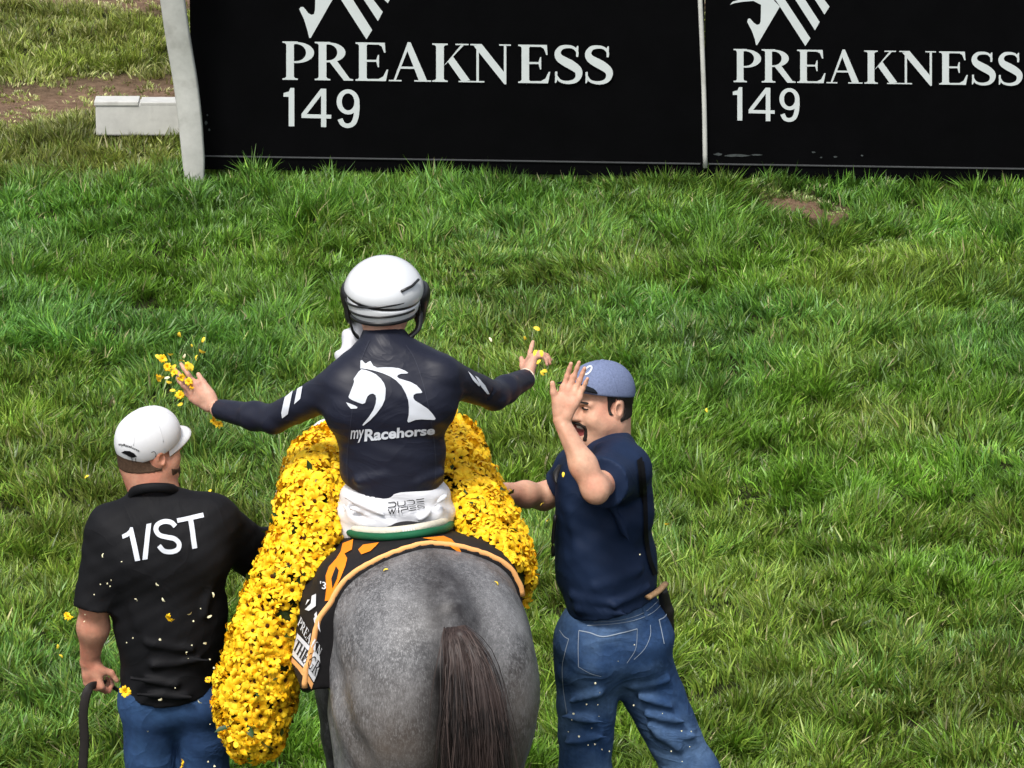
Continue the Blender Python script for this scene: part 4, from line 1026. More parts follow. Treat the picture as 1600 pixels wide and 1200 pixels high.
# drag lines at the armpits and waist
folds(f, [(P(672, 604, 13.47), P(716, 614, 13.50)), (P(676, 622, 13.455), P(712, 628, 13.49)), (P(680, 638, 13.45), P(706, 640, 13.48)), (P(545, 612, 13.47), P(512, 632, 13.50)), (P(548, 632, 13.455), P(518, 648, 13.49)), (P(662, 590, 13.48), P(712, 600, 13.50))], .010, .022)
folds(f, [(P(560, 752, 13.43), P(600, 742, 13.42)), (P(690, 740, 13.47), P(655, 752, 13.43))], .006, .025)
folds(f, [(P(448, 640, 13.60), P(462, 668, 13.60)), (P(760, 620, 13.62), P(778, 604, 13.63))], .004, .012, sub=True)
hem = P(620, 785, 13.40)
f.region(lambda X, Y, Z: ((hem[2]+1.35*np.minimum(np.abs(X-P(616, 775, 13.4)[0]), .15)**2)-Z)*.95)
f.hi[2] += .0
V_s, F_s = f.mesh(); bvh_s = bvh_of(V_s, F_s)
shirt = mk('riding_top', V_s, F_s, m_navy, jk)
# breeches
f = Field(.006)
f.cone(P(590, 812, 13.52), P(645, 806, 13.52), .118, .116, .05, w=DW, s=1.05); f.cone(P(616, 775, 13.52), P(616, 800, 13.52), .138, .145, .05, w=DW, s=1.2)
kn_l, kn_r = HL(1.12, .175, 1.43), HL(1.12, -.175, 1.43)
f.cone(P(592, 806, 13.58), kn_l, .080, .058, .05); f.cone(P(645, 800, 13.58), kn_r, .080, .058, .05)
f.disp(wrinkle(.003, 85, [(.15, .1, 1)], 8))
folds(f, [(P(540, 775, 13.42), P(600, 806, 13.385)), (P(548, 795, 13.41), P(610, 818, 13.39)), (P(695, 775, 13.43), P(655, 815, 13.39)), (P(560, 815, 13.41), P(640, 826, 13.40)), (P(536, 790, 13.44), P(570, 825, 13.42)), (P(690, 795, 13.44), P(650, 826, 13.42))], .006, .02)
V_b, F_b = f.mesh(); bvh_b = bvh_of(V_b, F_b); mk('breeches', V_b, F_b, m_wbreech, jk)
# boots
for nm, k_ in (('boot', kn_l), ('boot', kn_r)):
    s_ = 1 if k_ is kn_l else -1
    f = Field(.008); a_ = HL(.96, s_*.315, 1.08); f.cone(k_-np.array([0, 0, .03]), a_, .060, .042, .03); f.cone(a_, a_+HU*.19-np.array([0, 0, .05]), .042, .032, .03)
    v, fc_ = f.mesh(); mk(nm, v, fc_, m_leather, jk)
# body: head, neck, hands, trunk
HJ = Head(P(600, 466, 13.62), unit(np.array([.06, 1, -.02])), s=.98)
HJs = Head(HJ(0, 0, -.006), HJ.R[:, 1], s=.84); hf = head_field(HJs, .004); hf.cone(HJ(0, -.03, -.05), P(600, 560, 13.56), .056, .060, .03)
parts = [hf.mesh()]
trunk = Field(.014); trunk.cone(hip, chs, .10, .12, .05, w=DW, s=1.5); trunk.cone(chs, nk, .10, .05, .05)
trunk.cone(P(604, 808, 13.57), kn_l, .05, .035, .03); trunk.cone(P(634, 804, 13.57), kn_r, .05, .035, .03); trunk.cone(sh_l, el_l, .035, .03); trunk.cone(sh_r, el_r, .035, .03); trunk.cone(sh_l, sh_r, .03, .03, .03)
for s_, k_ in ((1, kn_l), (-1, kn_r)): trunk.cone(k_, HL(.96, s_*.315, 1.08), .04, .03)
parts.append(trunk.mesh())
la = Field(.0028); la.cone(el_l, wr_l, .033, .0245, .01); wl_ = P(336, 638, 13.81)
la_tips = hand(la, P(332, 634, 13.82), P(288, 600, 13.87)-P(332, 634, 13.82), np.array([-.25, .8, .35]), P(300, 580, 13.86)-P(326, 622, 13.82), .84, curl=((.05, .10, .05), (.02, .1, .1), (.15, .2, .15), (.35, .4, .3)), spread=.16, tcurl=-.05)
parts.append(la.mesh())
ra = Field(.0028); ra.cone(el_r, wr_r, .033, .0245, .01)
hand(ra, P(822, 594, 13.89), P(834, 545, 13.96)-P(822, 594, 13.89), np.array([.85, .5, .1]), np.array([-.3, .6, .6]), .80, curl=((.0, .05, .05), (.70, .9, .6), (.9, 1.0, .7), (1.0, 1.0, .7)), spread=.10, tcurl=.5)
parts.append(ra.mesh())
v, fq = addmesh(*parts); mk('body', v, fq, m_skin_j, jk)
# wrist band
q_ = P(822, 591, 13.885); ax_ = unit(wr_r-el_r); th = np.linspace(0, 2*np.pi, 20); a1_ = unit(np.cross(ax_, (0, 0, 1))); b1_ = np.cross(ax_, a1_)
v, fq = tubevf(np.array([q_+(a1_*math.cos(t)+b1_*math.sin(t))*.0275 for t in th]), .0022, 6, ref=ax_); mk('bracelet', v, fq, m_cream, jk)
# helmet
hel = thing('helmet', tuple(HJ(0, 0, 0)), 'glossy white riding helmet on the jockey with black goggles and chin strap', 'helmet')
f = Field(.0035); f.ell(HJ(0, -.004, .030), (.112, .132, .080), .01, HJ.R); f.ell(HJ(0, .005, .050), (.082, .100, .066), .03, HJ.R)
f.cut(HJ(0, 0, .018), HJ.d(-.12, .10, -1), .005)
v, fq = f.mesh(); mk('shell', v, fq, m_shell, hel); bvh_hel = bvh_of(v, fq)
f = Field(.0035); f.ell(HJ(0, -.004, .034), (.1085, .130, .104), .01, HJ.R); f.cut(HJ(0, 0, .042), HJ.d(.12, -.10, 1), .004); f.cut(HJ(0, 0, .010), HJ.d(-.12, .12, -1), .004); v, fq = f.mesh(); mk('gap_band', v, fq, m_plastic, hel)
f = Field(.0035); f.ell(HJ(0, -.008, .010), (.1035, .122, .110), .01, HJ.R); f.cut(HJ(0, 0, .012), HJ.d(.12, -.10, 1), .004); f.cut(HJ(0, 0, -.028), HJ.d(0, .16, -1), .004); f.cut(HJ(0, .028, 0), HJ.d(0, 1, .25), .004)
v, fq = f.mesh(); mk('rear_shell', v, fq, m_shell, hel)
def ring(c, rx, ry, z, a0, a1, rad, tiltx=0., tilty=0., n=28, flat=1.0):
    return tubevf(np.array([HJ(c[0]+rx*math.sin(t), c[1]-ry*math.cos(t), z+tiltx*math.sin(t)+tilty*math.cos(t)) for t in np.linspace(a0, a1, n)]), rad, 7, ref=HJ.d(0, 0, 1), flat=flat)
v, fq = ring((0, -.004), .110, .132, .012, -1.5, 1.5, .0024, .012, .0, flat=1.4); mk('strap', v, fq, m_plastic, hel)
v, fq = ring((0, -.006), .096, .112, -.038, -1.25, 1.25, .004, .003, -.006, flat=1.6); mk('nape_strap', v, fq, m_plastic, hel)
v, fq = ring((0, -.008),   .104, .122, -.016, -1.1, 1.1, .0018, .004, -.004, flat=2.); mk('rear_line', v, fq, m_plastic, hel)
for s_ in (-1, 1):
    g_ = [HJ(s_*.103, -.02, -.010), HJ(s_*.100, -.005, -.055), HJ(s_*.088, .0, -.105), HJ(s_*.06, .03, -.14)]
    v, fq = tubevf(catmull(g_, 5), .0075, 7, ref=HJ.d(1, 0, 0), flat=.5); mk('chin_strap', v, fq, m_plastic, hel)
    f = Field(.004); f.ell(HJ(s_*.106, .045, .0), (.024, .050, .040), .01, HJ.R); f.ell(HJ(s_*.100, .04, -.055), (.018, .040, .034), .02, HJ.R); v, fq = f.mesh(); mk('goggle_side', v, fq, m_plastic, hel)
v, fq = tubevf(np.array([HJ(.060, -.118, .055), HJ(.088, -.085, .062), HJ(.104, -.050, .072)]), .004, 6); mk('vent_slit', v, fq, m_plastic, hel)
v, fq = tubevf(catmull([HJ(.103, .00, -.04), HJ(.10, -.03, -.08), HJ(.07, -.06, -.105), HJ(.055, -.05, -.14)], 5), .010, 7, flat=.6); mk('chin_strap', v, fq, m_plastic, hel)
# kerchief at the left of the neck
f = Field(.005); f.chain([P(566, 512, 13.66), P(556, 530, 13.66), P(536, 556, 13.62)], [.030, .034, .022], .02, w=(.5, .8, 0), s=1.6); f.disp(wrinkle(.004, 120, [(1, .3, .4)], 4))
v, fq = f.mesh(); mk('kerchief', v, fq, m_scarf, jk)
# print on the top: horse-head emblem and words
ZJ = 6.665
EMJ = [[(300, 248), (345, 255), (400, 275), (450, 300), (500, 345), (535, 395), (550, 445), (550, 500), (543, 560), (515, 625), (460, 700), (395, 770), (320, 830), (308, 825), (330, 795), (380, 735), (425, 665), (448, 600), (453, 550), (445, 515), (420, 500), (390, 505), (362, 530), (348, 565), (338, 595), (310, 607), (260, 590), (200, 565), (170, 545), (168, 530), (195, 460), (215, 410), (225, 375), (218, 350), (240, 320), (270, 275)],
       [(140, 590), (185, 605), (235, 625), (260, 640), (250, 655), (190, 657), (165, 630)],
       [(290, 240), (292, 160), (308, 155), (330, 180), (345, 190), (375, 170), (395, 162), (408, 185), (420, 210), (460, 232), (540, 228), (620, 228), (690, 238), (750, 262), (785, 285), (770, 293), (710, 295), (675, 310), (670, 330), (690, 345), (740, 360), (810, 382), (870, 415), (910, 455), (932, 487), (915, 495), (870, 497), (840, 515), (838, 545), (855, 570), (920, 610), (990, 655), (1040, 710), (1068, 755), (1060, 770), (1000, 768), (920, 765), (860, 770), (810, 790), (785, 797), (775, 780), (790, 720), (793, 640), (785, 570), (760, 500), (715, 420), (660, 365), (600, 325), (520, 290), (430, 262), (360, 247), (310, 240)]]
for nm, lp in zip(('emblem_head', 'emblem_jaw', 'emblem_mane'), EMJ):
    v, fq = wrap([loops2d(zl(lp, 520, 540, ZJ))], bvh_s, .0025, 5); mk(nm, v, fq, m_wprint, shirt)
def zq(ps, ox, oy, z): return [(ox+x/z, oy+y/z) for x, y in ps]
t1_ = text2d('my', .012, .15, .95); t2_ = text2d('Racehorse', .035, .06, 1.0)
v, fq = wrap([(fit_quad(t1_[0], *zq([(185, 878), (328, 868), (185, 1012), (328, 1004)], 520, 540, ZJ)), t1_[1]), (fit_quad(t2_[0], *zq([(330, 868), (1058, 832), (330, 998), (1058, 920)], 520, 540, ZJ)), t2_[1])], bvh_s, .0025, 6)
mk('back_lettering', v, fq, m_wprint, shirt)
m_seamj = mat('silks_seam', (.030, .033, .050), rough=.5, spec=.25, var=0)
for lp in ([(578, 532), (566, 560), (557, 600), (548, 660), (543, 720), (545, 765)], [(634, 540), (648, 562), (662, 604), (674, 660), (680, 720), (679, 758)]):
    v, fq = wrap([strip2d(catmull(lp, 6), .9)], bvh_s, .0022, 8); mk('panel_seam', v, fq, m_seamj, shirt)
# sleeve stripes
for lp in ([(468, 589), (474, 586), (461, 631), (443, 653), (440, 650), (448, 622)], [(487, 566) if False else (476, 588), (480, 583), (475, 618), (462, 632), (460, 628), (466, 604)]):
    pass
for nm, lp, ox, oy, z in (('sleeve_stripe', [(1295, 728), (1370, 665), (1322, 880), (1268, 920), (1262, 870)], 230, 500, 6), ('sleeve_stripe', [(1425, 585), (1478, 530), (1440, 740), (1382, 790)], 230, 500, 6),
                      ('sleeve_stripe', [(1045, 830), (1065, 842), (1108, 890), (1136, 942), (1122, 942), (1085, 900)], 480, 380, 4), ('sleeve_stripe', [(1000, 800), (1030, 830), (1080, 885), (1070, 895), (1030, 855)], 480, 380, 4), ('shoulder_mark', [(808, 632), (880, 660), (875, 678), (845, 668)], 480, 380, 4)):
    v, fq = wrap([loops2d(zl(lp, ox, oy, z))], bvh_s, .0025, 4); mk(nm, v, fq, m_wprint, shirt)
# patch lettering on the breeches
def seg_word(word, x0, x1, y0, y1, slope, w):
    G = {'D': [[(0, 0), (1, 0), (1, 1), (0, 1)], [(0, 1), (0, .62)]] if False else [[(0, 1), (.8, 1), (1, .75), (1, .25), (.8, 0), (0, 0)]], 'U': [[(0, 1), (0, .2), (.15, 0), (.85, 0), (1, .2), (1, 1)]], 'E': [[(1, 1), (0, 1)], [(1, .5), (.1, .5)], [(1, 0), (0, 0)]],
         'W': [[(0, 1), (.25, 0), (.5, .9), (.75, 0), (1, 1)]], 'I': [[(.5, 0), (.5, .62)], [(.5, .82), (.5, 1)]], 'P': [[(0, 0), (0, .42), (1, .42), (1, 1), (0, 1)]], 'S': [[(1, 1), (0, 1), (0, .5), (1, .5), (1, 0), (0, 0)]]}
    wid = {'I': .35, 'W': 1.15}; tot = sum(wid.get(c, 1)+.28 for c in word)-.28; x = 0; out = []
    for c in word:
        for st_ in G[c]:
            pts_ = np.array([((x+q[0]*wid.get(c, 1))/tot, q[1]) for q in st_]); X_ = x0+pts_[:, 0]*(x1-x0); Y_ = y1-(y1-y0)*pts_[:, 1]+slope*(X_-x0)
            PT = np.stack([X_, Y_], 1)
            for a_, b_ in zip(PT[:-1], PT[1:]):
                d_ = (b_-a_)/max(np.linalg.norm(b_-a_), 1e-6)*w*.4; out.append(strip2d(np.array([a_-d_, b_+d_]), w))
        x += wid.get(c, 1)+.28
    return out
v, fq = wrap(seg_word('DUDE', 607, 661, 785.5, 793, -.13, 1.35)+seg_word('WIPES', 607, 661, 796, 802.5, -.13, 1.35), bvh_b, .003, 6)
mk('patch_lettering', v, fq, m_ink, jk)
# ================================================================== MAN IN BLACK POLO (left)
m_polo = mat('black_polo', (.0062, .0064, .0078), rough=.7, spec=.15, var=.25, vscale=8, bump=.25, bscale=420, bdist=.001, fold=.20, fscale=4, fstretch=(1, 1, .8))
m_denim = mat('dark_denim', (.018, .045, .115), rough=.8, spec=.2, var=.22, vscale=60, col2=(.035, .085, .19), c2scale=5, c2lo=.45, c2hi=.72, bump=.35, bscale=380, bdist=.001, fold=.27, fscale=6, fstretch=(.7, 1, 1.5))
m_wcap = mat('white_cap', (.64, .65, .67), rough=.75, spec=.2, var=.04, bump=.25, bscale=400, bdist=.0008)
m_seam = mat('cap_seam', (.55, .56, .58), rough=.8, spec=.1, var=0)
m_sole = mat('dark_shoe', (.03, .025, .022), rough=.6, spec=.3)
ml = person('person', (P(265, 1100, 13.6)[0], 13.6, 0), 'man in black polo and white cap seen from behind, holding the leather strap')
YL = 13.60
lsh, lel, lwr = P(170, 830, YL), P(148, 942, YL-.03), P(140, 1032, YL+.02)
rsh, rel, rwr = P(338, 818, YL+.02), P(392, 856, YL+.16), P(436, 850, YL+.30)
lh, lc, lneck = P(268, 1085, YL), P(262, 880, YL), P(240, 768, YL+.04)
f = Field(.006)
f.cone(P(266, 1105, YL), P(266, 960, YL), .140, .148, .05, w=DW, s=1.30); f.cone(P(266, 960, YL), P(260, 860, YL), .148, .162, .06, w=DW, s=1.38)
f.cone(P(216, 850, YL), P(306, 842, YL), .093, .092, .06); f.cone(P(205, 880, YL-.03), P(310, 872, YL-.03), .085, .082, .06)
f.cone(P(240, 800, YL+.02), P(180, 826, YL), .062, .066, .06); f.cone(P(242, 800, YL+.02), P(325, 812, YL), .062, .066, .06)
f.cone(P(238, 800, YL+.03), P(239, 762, YL+.05), .075, .064, .02, cap=True)
f.cone(lsh, P(149, 950, YL-.035), .066, .064, .04, cap=True)
f.cone(rsh, rel, .072, .062, .04); f.cone(rel, rwr, .062, .052, .02)
f.cone(P(352, 842, YL+.05), P(398, 876, YL+.16), .05, .055, .04)
f.disp(wrinkle(.0014, 120, [(.6, 0, .8), (-.5, .1, .85)], 22)); f.disp(wrinkle(.0040, 46, [(.6, 0, .8), (-.5, .1, .85), (1, 0, .15)], 21))
folds(f, [(P(205, 1060, YL-.115), P(275, 1070, YL-.118)), (P(240, 1040, YL-.118), P(330, 1030, YL-.11)), (P(215, 1085, YL-.115), P(300, 1090, YL-.118)), (P(340, 860, YL-.07), P(320, 960, YL-.10)), (P(200, 900, YL-.08), P(215, 980, YL-.10)), (P(230, 1005, YL-.118), P(300, 1015, YL-.118)), (P(352, 830, YL+.02), P(400, 842, YL+.10)), (P(350, 850, YL), P(392, 878, YL+.09))], .007, .025)
hz = P(268, 1098, YL-.11)
f.region(lambda X, Y, Z: (hz[2]+.02*np.sin(X*14)-Z)*np.where(X > P(180, 1000, YL)[0], 1, -0.0+1))
V_p, F_p = f.mesh(); bvh_p = bvh_of(V_p, F_p); polo = mk('polo_shirt', V_p, F_p, m_polo, ml)
# collar
cc = catmull([P(205, 776, YL-.0), P(208, 769, YL-.015), P(222, 764, YL-.035), P(242, 762, YL-.04), P(262, 763, YL-.03), P(274, 767, YL+.0), P(278, 774, YL+.05)], 4)
v, fq = tubevf(cc, .010, 8, ref=(0, 0, 1), flat=1.5); mk('collar', v, fq, m_polo, ml)
# jeans
f = Field(.008)
hipL = P(268, 1085, YL+.0)
f.cone(P(236, 1092, YL), P(305, 1092, YL), .098, .098, .03, w=DW, s=1.05)
kl, kr = np.array([P(232, 1100, YL)[0], YL+.03, .50]), np.array([P(324, 1100, YL)[0], YL+.05, .50])
al, ar = np.array([kl[0]-.01, YL-.05, .09]), np.array([kr[0]+.02, YL+.16, .09])
f.cone(P(232, 1110, YL), kl, .078, .068, .02); f.cone(kl, al, .068, .062, .03, cap=True)
f.cone(P(312, 1110, YL), kr, .078, .068, .02); f.cone(kr, ar, .068, .062, .03, cap=True)
f.disp(wrinkle(.004, 60, [(.3, 0, 1), (-.3, .2, 1)], 31))
V_j, F_j = f.mesh(); mk('jeans', V_j, F_j, m_denim, ml)
for a_ in (al, ar):
    f = Field(.008); f.cone(a_+[0, -.02, -.045], a_+[.02, .16, -.052], .042, .036, .03); f.cut((0, 0, 0.004), (0, 0, -1)); v, fq = f.mesh(); mk('shoe', v, fq, m_sole, ml)
# body
HM = Head(P(233, 700, YL+.07), unit(np.array([.80, .58, .10])), up=unit((.10, -.05, 1)), s=.88)
hf = head_field(HM, .0035, full=.4); hf.cone(HM(0, -.045, -.045), P(239, 775, YL+.05), .056, .064, .03); hf.cone(HM(0, .0, -.07), P(248, 772, YL+.07), .05, .06, .03)
parts = [hf.mesh()]
tr_ = Field(.015); tr_.cone(lh, lc, .10, .12, .05, w=DW, s=1.5); tr_.cone(lc, lneck, .10, .05, .05); tr_.cone(lsh, rsh, .04, .04); tr_.cone(rsh, rel, .045, .04); tr_.cone(rel, rwr, .038, .03)
for k_, a_ in ((kl, al), (kr, ar)): tr_.cone(np.array([k_[0], YL, .84]), k_, .05, .045); tr_.cone(k_, a_, .045, .035)
parts.append(tr_.mesh())
la = Field(.003); la.cone(lsh, lel, .047, .043, .02); la.cone(P(148, 935, YL-.03), P(146, 980, YL-.01), .042, .043, .02); la.cone(P(146, 980, YL-.01), lwr, .042, .027, .03)
hand(la, P(139, 1030, YL+.02), P(146, 1072, YL+.01)-P(139, 1034, YL+.02), np.array([.55, .80, .1]), np.array([.85, .1, -.35]), .88, curl=((.9, 1.3, .9), (1.0, 1.35, .9), (1.05, 1.35, .9), (1.1, 1.35, .9)), spread=.04, tcurl=.9)
parts.append(la.mesh())
rh_ = Field(.004); hand(rh_, rwr, P(470, 850, YL+.34)-rwr, np.array([.2, 1, -.2]), np.array([0, 0, 1.]), .95); parts.append(rh_.mesh())
v, fq = addmesh(*parts); mk('body', v, fq, m_skin_a, ml)
# cropped hair and beard: a thin layer over the skull
hr = head_field(HM, .0035, full=.4); hr.cone(HM(0, -.045, -.045), P(239, 775, YL+.05), .056, .064, .03); hr.inflate(.0020)
def hair_reg(X, Y, Z):
    x, y, z = HM.loc(X, Y, Z); back = np.maximum(y-(-.012-.25*(z+.02)), -(z+.046)+.22*(y+.05)*0); back = np.maximum(back, z-.05)
    beard = np.maximum(np.maximum(.028-y, z+.055+.5*(y-.04)), -(z+.13)); earcut = .030-np.sqrt((y+.012)**2+(z+.004)**2)
    return np.maximum(np.minimum(back, beard), np.where(np.abs(x) > .06, earcut, -1)).astype(np.float32)
hr.region(hair_reg); v, fq = hr.mesh(); mk('hair', v, fq, m_hair_b, ml)
# cap
cap = thing('baseball_cap', tuple(HM(0, 0, .03)), 'white baseball cap with dark strap lettering on the man in black', 'cap')
cf = cap_crown(HM, .003, .0035, tilt=.24, zc=.006); V_k, F_k = cf.mesh(); bvh_k = bvh_of(V_k, F_k); crown = mk('crown', V_k, F_k, m_wcap, cap)
mk('brim', *cap_brim(HM, .026, .10, length=.078), m_wcap, cap)
v, fq = join(crown_seams(HM, bvh_k, .012, 6, .0011, .5)); mk('seams', v, fq, m_seam, crown)
tb_ = HM(0, -.01, .137); f = Field(.002); f.ell(tb_, (.007, .007, .004), .002, HM.R); v, fq = f.mesh(); mk('button', v, fq, m_wcap, crown)
Zc = 3.0
v, fq = wrap([loops2d(zl([(330, 560), (345, 552), (368, 553), (390, 564), (402, 578), (388, 583), (372, 582), (352, 570)], 80, 520, Zc))], bvh_k, .002, 5); mk('strap_gap', v, fq, m_ink, crown)
t_ = text2d('myRacehorse', .02, .1); tv = fit_quad(t_[0], *zq([(318, 516), (414, 548), (318, 530), (412, 562)], 80, 520, Zc)); u_ = (tv[:, 0]-tv[:, 0].min())/np.ptp(tv[:, 0]); tv[:, 1] -= 2.2*np.sin(u_*np.pi)
v, fq = wrap([(tv, t_[1])], bvh_k, .002, 5); mk('cap_lettering', v, fq, m_ink, crown)
v, fq = wrap([strip2d(catmull(zl([(468, 560), (482, 556), (490, 568), (488, 582)], 80, 520, Zc), 4), .9), strip2d(np.array(zl([(378, 582), (382, 604)], 80, 520, Zc)), .8), strip2d(np.array(zl([(395, 586), (398, 606)], 80, 520, Zc)), .8)], bvh_k, .002, 5); mk('buckle_lines', v, fq, m_ink, crown)
# back lettering 1/ST
def sans_1st():
    q = lambda x, y: (80+x/3., 520+y/3.)
    out = [loops2d([q(332, 948), (q(352, 938)), q(366, 925), q(372, 912), q(384, 912), q(418, 1066), q(394, 1070), q(368, 950), q(358, 958), q(336, 966)]), loops2d([q(448, 897), q(470, 893), q(452, 1060), q(428, 1064)])]
    s_ = catmull([q(582, 908), q(562, 890), q(530, 886), q(500, 900), q(492, 925), q(508, 948), q(540, 958), q(578, 966), q(599, 988), q(594, 1014), q(566, 1026), q(530, 1022), q(506, 998)], 5)
    out.append(strip2d(s_, 7.4)); out.append(loops2d([q(588, 872), q(712, 845), q(716, 866), q(666, 877), q(684, 1008), q(661, 1013), q(643, 882), q(592, 892)]))
    return out
v, fq = wrap(sans_1st(), bvh_p, .003, 7); mk('back_lettering', v, fq, m_wprint, polo)
# leather strap in his hand
m_strap = mat('lead_strap', (.020, .017, .016), rough=.6, spec=.3, var=.2, bump=.2, bscale=80)
sp_ = catmull([P(164, 1068, YL+.03), P(152, 1070, YL-.005), P(141, 1074, YL-.03), P(134, 1088, YL-.04), P(130, 1118, YL-.04), P(132, 1160, YL-.035), P(129, 1215, YL-.03), P(132, 1320, YL), P(136, 1440, YL+.05), P(150, 1500, YL+.2)], 4)
sp_[:, 2] = np.maximum(sp_[:, 2], .06)
st_ = thing('leather_strap', tuple(sp_[-1]), 'black leather lead strap hanging from the fist of the man in black', 'strap')
v, fq = tubevf(sp_, .0135, 8, ref=(0, 1, 0), flat=.22); mk('strap', v, fq, m_strap, st_)
v, fq = tubevf(catmull([P(168, 1068, YL+.06), P(182, 1077, YL+.05), P(190, 1081, YL+.06)], 4), .006, 8); mk('strap_end', v, fq, m_strap, st_)
# ================================================================== WAVING MAN IN NAVY T-SHIRT (right)
m_tee = mat('navy_tee', (.008, .018, .048), rough=.7, spec=.18, var=.2, vscale=8, bump=.25, bscale=420, bdist=.001, fold=.18, fscale=4)
m_jean = mat('blue_denim', (.022, .055, .135), rough=.8, spec=.2, var=.25, vscale=70, col2=(.11, .19, .33), c2scale=4.5, c2lo=.45, c2hi=.75, bump=.35, bscale=380, bdist=.001, fold=.28, fscale=6, fstretch=(.7, 1, 1.5))
m_bcap = mat('heather_blue_cap', (.150, .185, .30), rough=.85, spec=.15, var=.25, vscale=180, bump=.3, bscale=400, bdist=.001)
m_thread = mat('pale_thread', (.30, .36, .44), rough=.8, spec=.1, var=.1)
m_teeth = mat('teeth', (.75, .72, .66), rough=.3, spec=.5, var=0)
m_mouth = mat('mouth', (.22, .045, .04), rough=.5, spec=.4, var=.1)
m_belt = mat('tan_belt', (.33, .20, .10), rough=.6, spec=.3, var=.25, vscale=60, bump=.5, bscale=120)
YR = 14.10
mr_ = person('person', (P(965, 1100, YR)[0], YR, 0), 'laughing man in navy T-shirt and blue cap raising his open left hand')
FR = unit([-.80, .60, 0]); LR = np.array([-.60, -.80, 0])
hp = P(966, 990, YR-.02); wa = P(950, 880, YR); ch = P(938, 775, YR+.02); nkb = P(952, 702, YR+.03)
ns = P(968, 735, YR-.10); ne = P(930, 764, YR-.33); nw = P(876, 656, YR-.28)
fs_ = P(905, 745, YR+.20); fe = P(850, 776, YR+.24); fw = P(778, 767, YR+.10)
f = Field(.006)
f.cone(hp, wa, .150, .152, .05, w=FR, s=1.25); f.cone(wa, ch, .152, .158, .05, w=FR, s=1.28)
f.cone(P(924, 890, YR+.03), P(920, 840, YR+.03), .092, .09, .07)                 # belly
f.cone(P(980, 800, YR-.04), P(982, 745, YR+.0), .078, .068, .06)               # shoulder blade
f.cone(ns, P(905, 735, YR+.16), .085, .075, .06)
f.cone(nkb, ns, .062, .070, .05); f.cone(nkb, fs_, .060, .065, .05)
f.cone(P(950, 715, YR+.03), P(950, 690, YR+.03), .078, .070, .02, cap=True)
su = unit(ne-ns); f.cone(ns, ns+su*.175, .080, .078, .03, cap=True); f.cone(fs_, fs_+unit(fe-fs_)*.08, .062, .060, .03, cap=True)
f.disp(wrinkle(.0016, 115, [(.5, .2, .85), (-.6, .2, .8)], 52)); f.disp(wrinkle(.004, 42, [(.5, .2, .85), (-.6, .2, .8)], 51))
folds(f, [(P(895, 930, YR-.12), P(960, 945, YR-.16)), (P(960, 945, YR-.16), P(1015, 918, YR-.08)), (P(905, 952, YR-.13), P(980, 960, YR-.16)), (P(930, 915, YR-.15), P(1000, 890, YR-.10)), (P(955, 790, YR-.14), P(985, 850, YR-.14)), (P(940, 700, YR-.10), P(985, 712, YR-.08)), (P(965, 700, YR-.07), P(1000, 735, YR-.06)), (P(892, 800, YR-.10), P(905, 870, YR-.12))], .007, .025)
hA = P(875, 972, YR-.05); hB = P(1040, 935, YR)
hmn = unit([ (hA[2]-hB[2])*1.0, 0, (hB[0]-hA[0])*1.0 ]); hmn = hmn if hmn[2] < 0 else -hmn
f.region(lambda X, Y, Z: np.where(Z < 1.25, (X-hA[0])*hmn[0]+(Z-hA[2]-.02)*hmn[2]+.10*(Y-YR)*0, -1).astype(np.float32))
V_t, F_t = f.mesh(); bvh_t = bvh_of(V_t, F_t); tee = mk('t_shirt', V_t, F_t, m_tee, mr_)
# dark back panel stripe on the shirt
v, fq = wrap([loops2d([(994, 720), (1002, 714), (1008, 760), (1010, 800), (1005, 793), (999, 770)])], bvh_t, .003, 5); mk('back_stripe', v, fq, m_ink, tee)
v, fq = wrap([strip2d(catmull([(1001, 722), (1005, 760), (1007, 800), (1008, 840), (1013, 872), (1022, 898)], 5), 6.5)], bvh_t, .005, 6); mk('back_strap', v, fq, m_ink, tee)
# neck rib
th = np.linspace(0, 2*np.pi, 28); cR = P(950, 692, YR+.03)
v, fq = tubevf(np.array([cR+np.array([math.cos(t)*.073, math.sin(t)*.073, .012*math.sin(t)]) for t in th]), .007, 7, cap=False); mk('neck_rib', v, fq, m_tee, mr_)
# jeans
f = Field(.007)
f.cone(P(925, 1000, YR-.03), P(994, 987, YR+.02), .116, .112, .05, w=FR, s=1.0); f.cone(P(958, 955, YR), P(960, 990, YR), .135, .14, .04, w=FR, s=1.15)
f.ell(P(930, 1030, YR-.08), (.09, .09, .10), .05); f.ell(P(998, 1015, YR-.02), (.085, .09, .10), .05)
k1, k2 = P(914, 1220, YR-.02), P(1078, 1205, YR+.05)
a1_ = np.array([k1[0]+.02, YR-.05, .09]); a2_ = np.array([k2[0]+.24, YR-.12, .13])
f.cone(P(918, 1045, YR-.03), k1, .098, .074, .04); f.cone(P(1000, 1040, YR+.03), k2, .098, .076, .04)
f.cone(k1, a1_, .080, .068, .03, cap=True); f.cone(k2, a2_, .085, .068, .03, cap=True)
f.disp(wrinkle(.0045, 55, [(.4, 0, 1), (-.3, .2, 1)], 61))
folds(f, [(P(1000, 1090, YR-.08), P(1050, 1105, YR-.06)), (P(1010, 1118, YR-.07), P(1070, 1128, YR-.05)), (P(880, 1120, YR-.12), P(950, 1130, YR-.14)), (P(885, 1160, YR-.11), P(955, 1150, YR-.12)), (P(990, 1072, YR-.08), P(1045, 1062, YR-.05)), (P(1030, 1150, YR-.05), P(1085, 1150, YR-.03)), (P(1015, 1135, YR-.06), P(1060, 1170, YR-.05)), (P(890, 1095, YR-.13), P(935, 1085, YR-.15))], .005, .035)
V_j, F_j = f.mesh(); bvh_j = bvh_of(V_j, F_j); jeans = mk('jeans', V_j, F_j, m_jean, mr_)
zz = 1129/320.
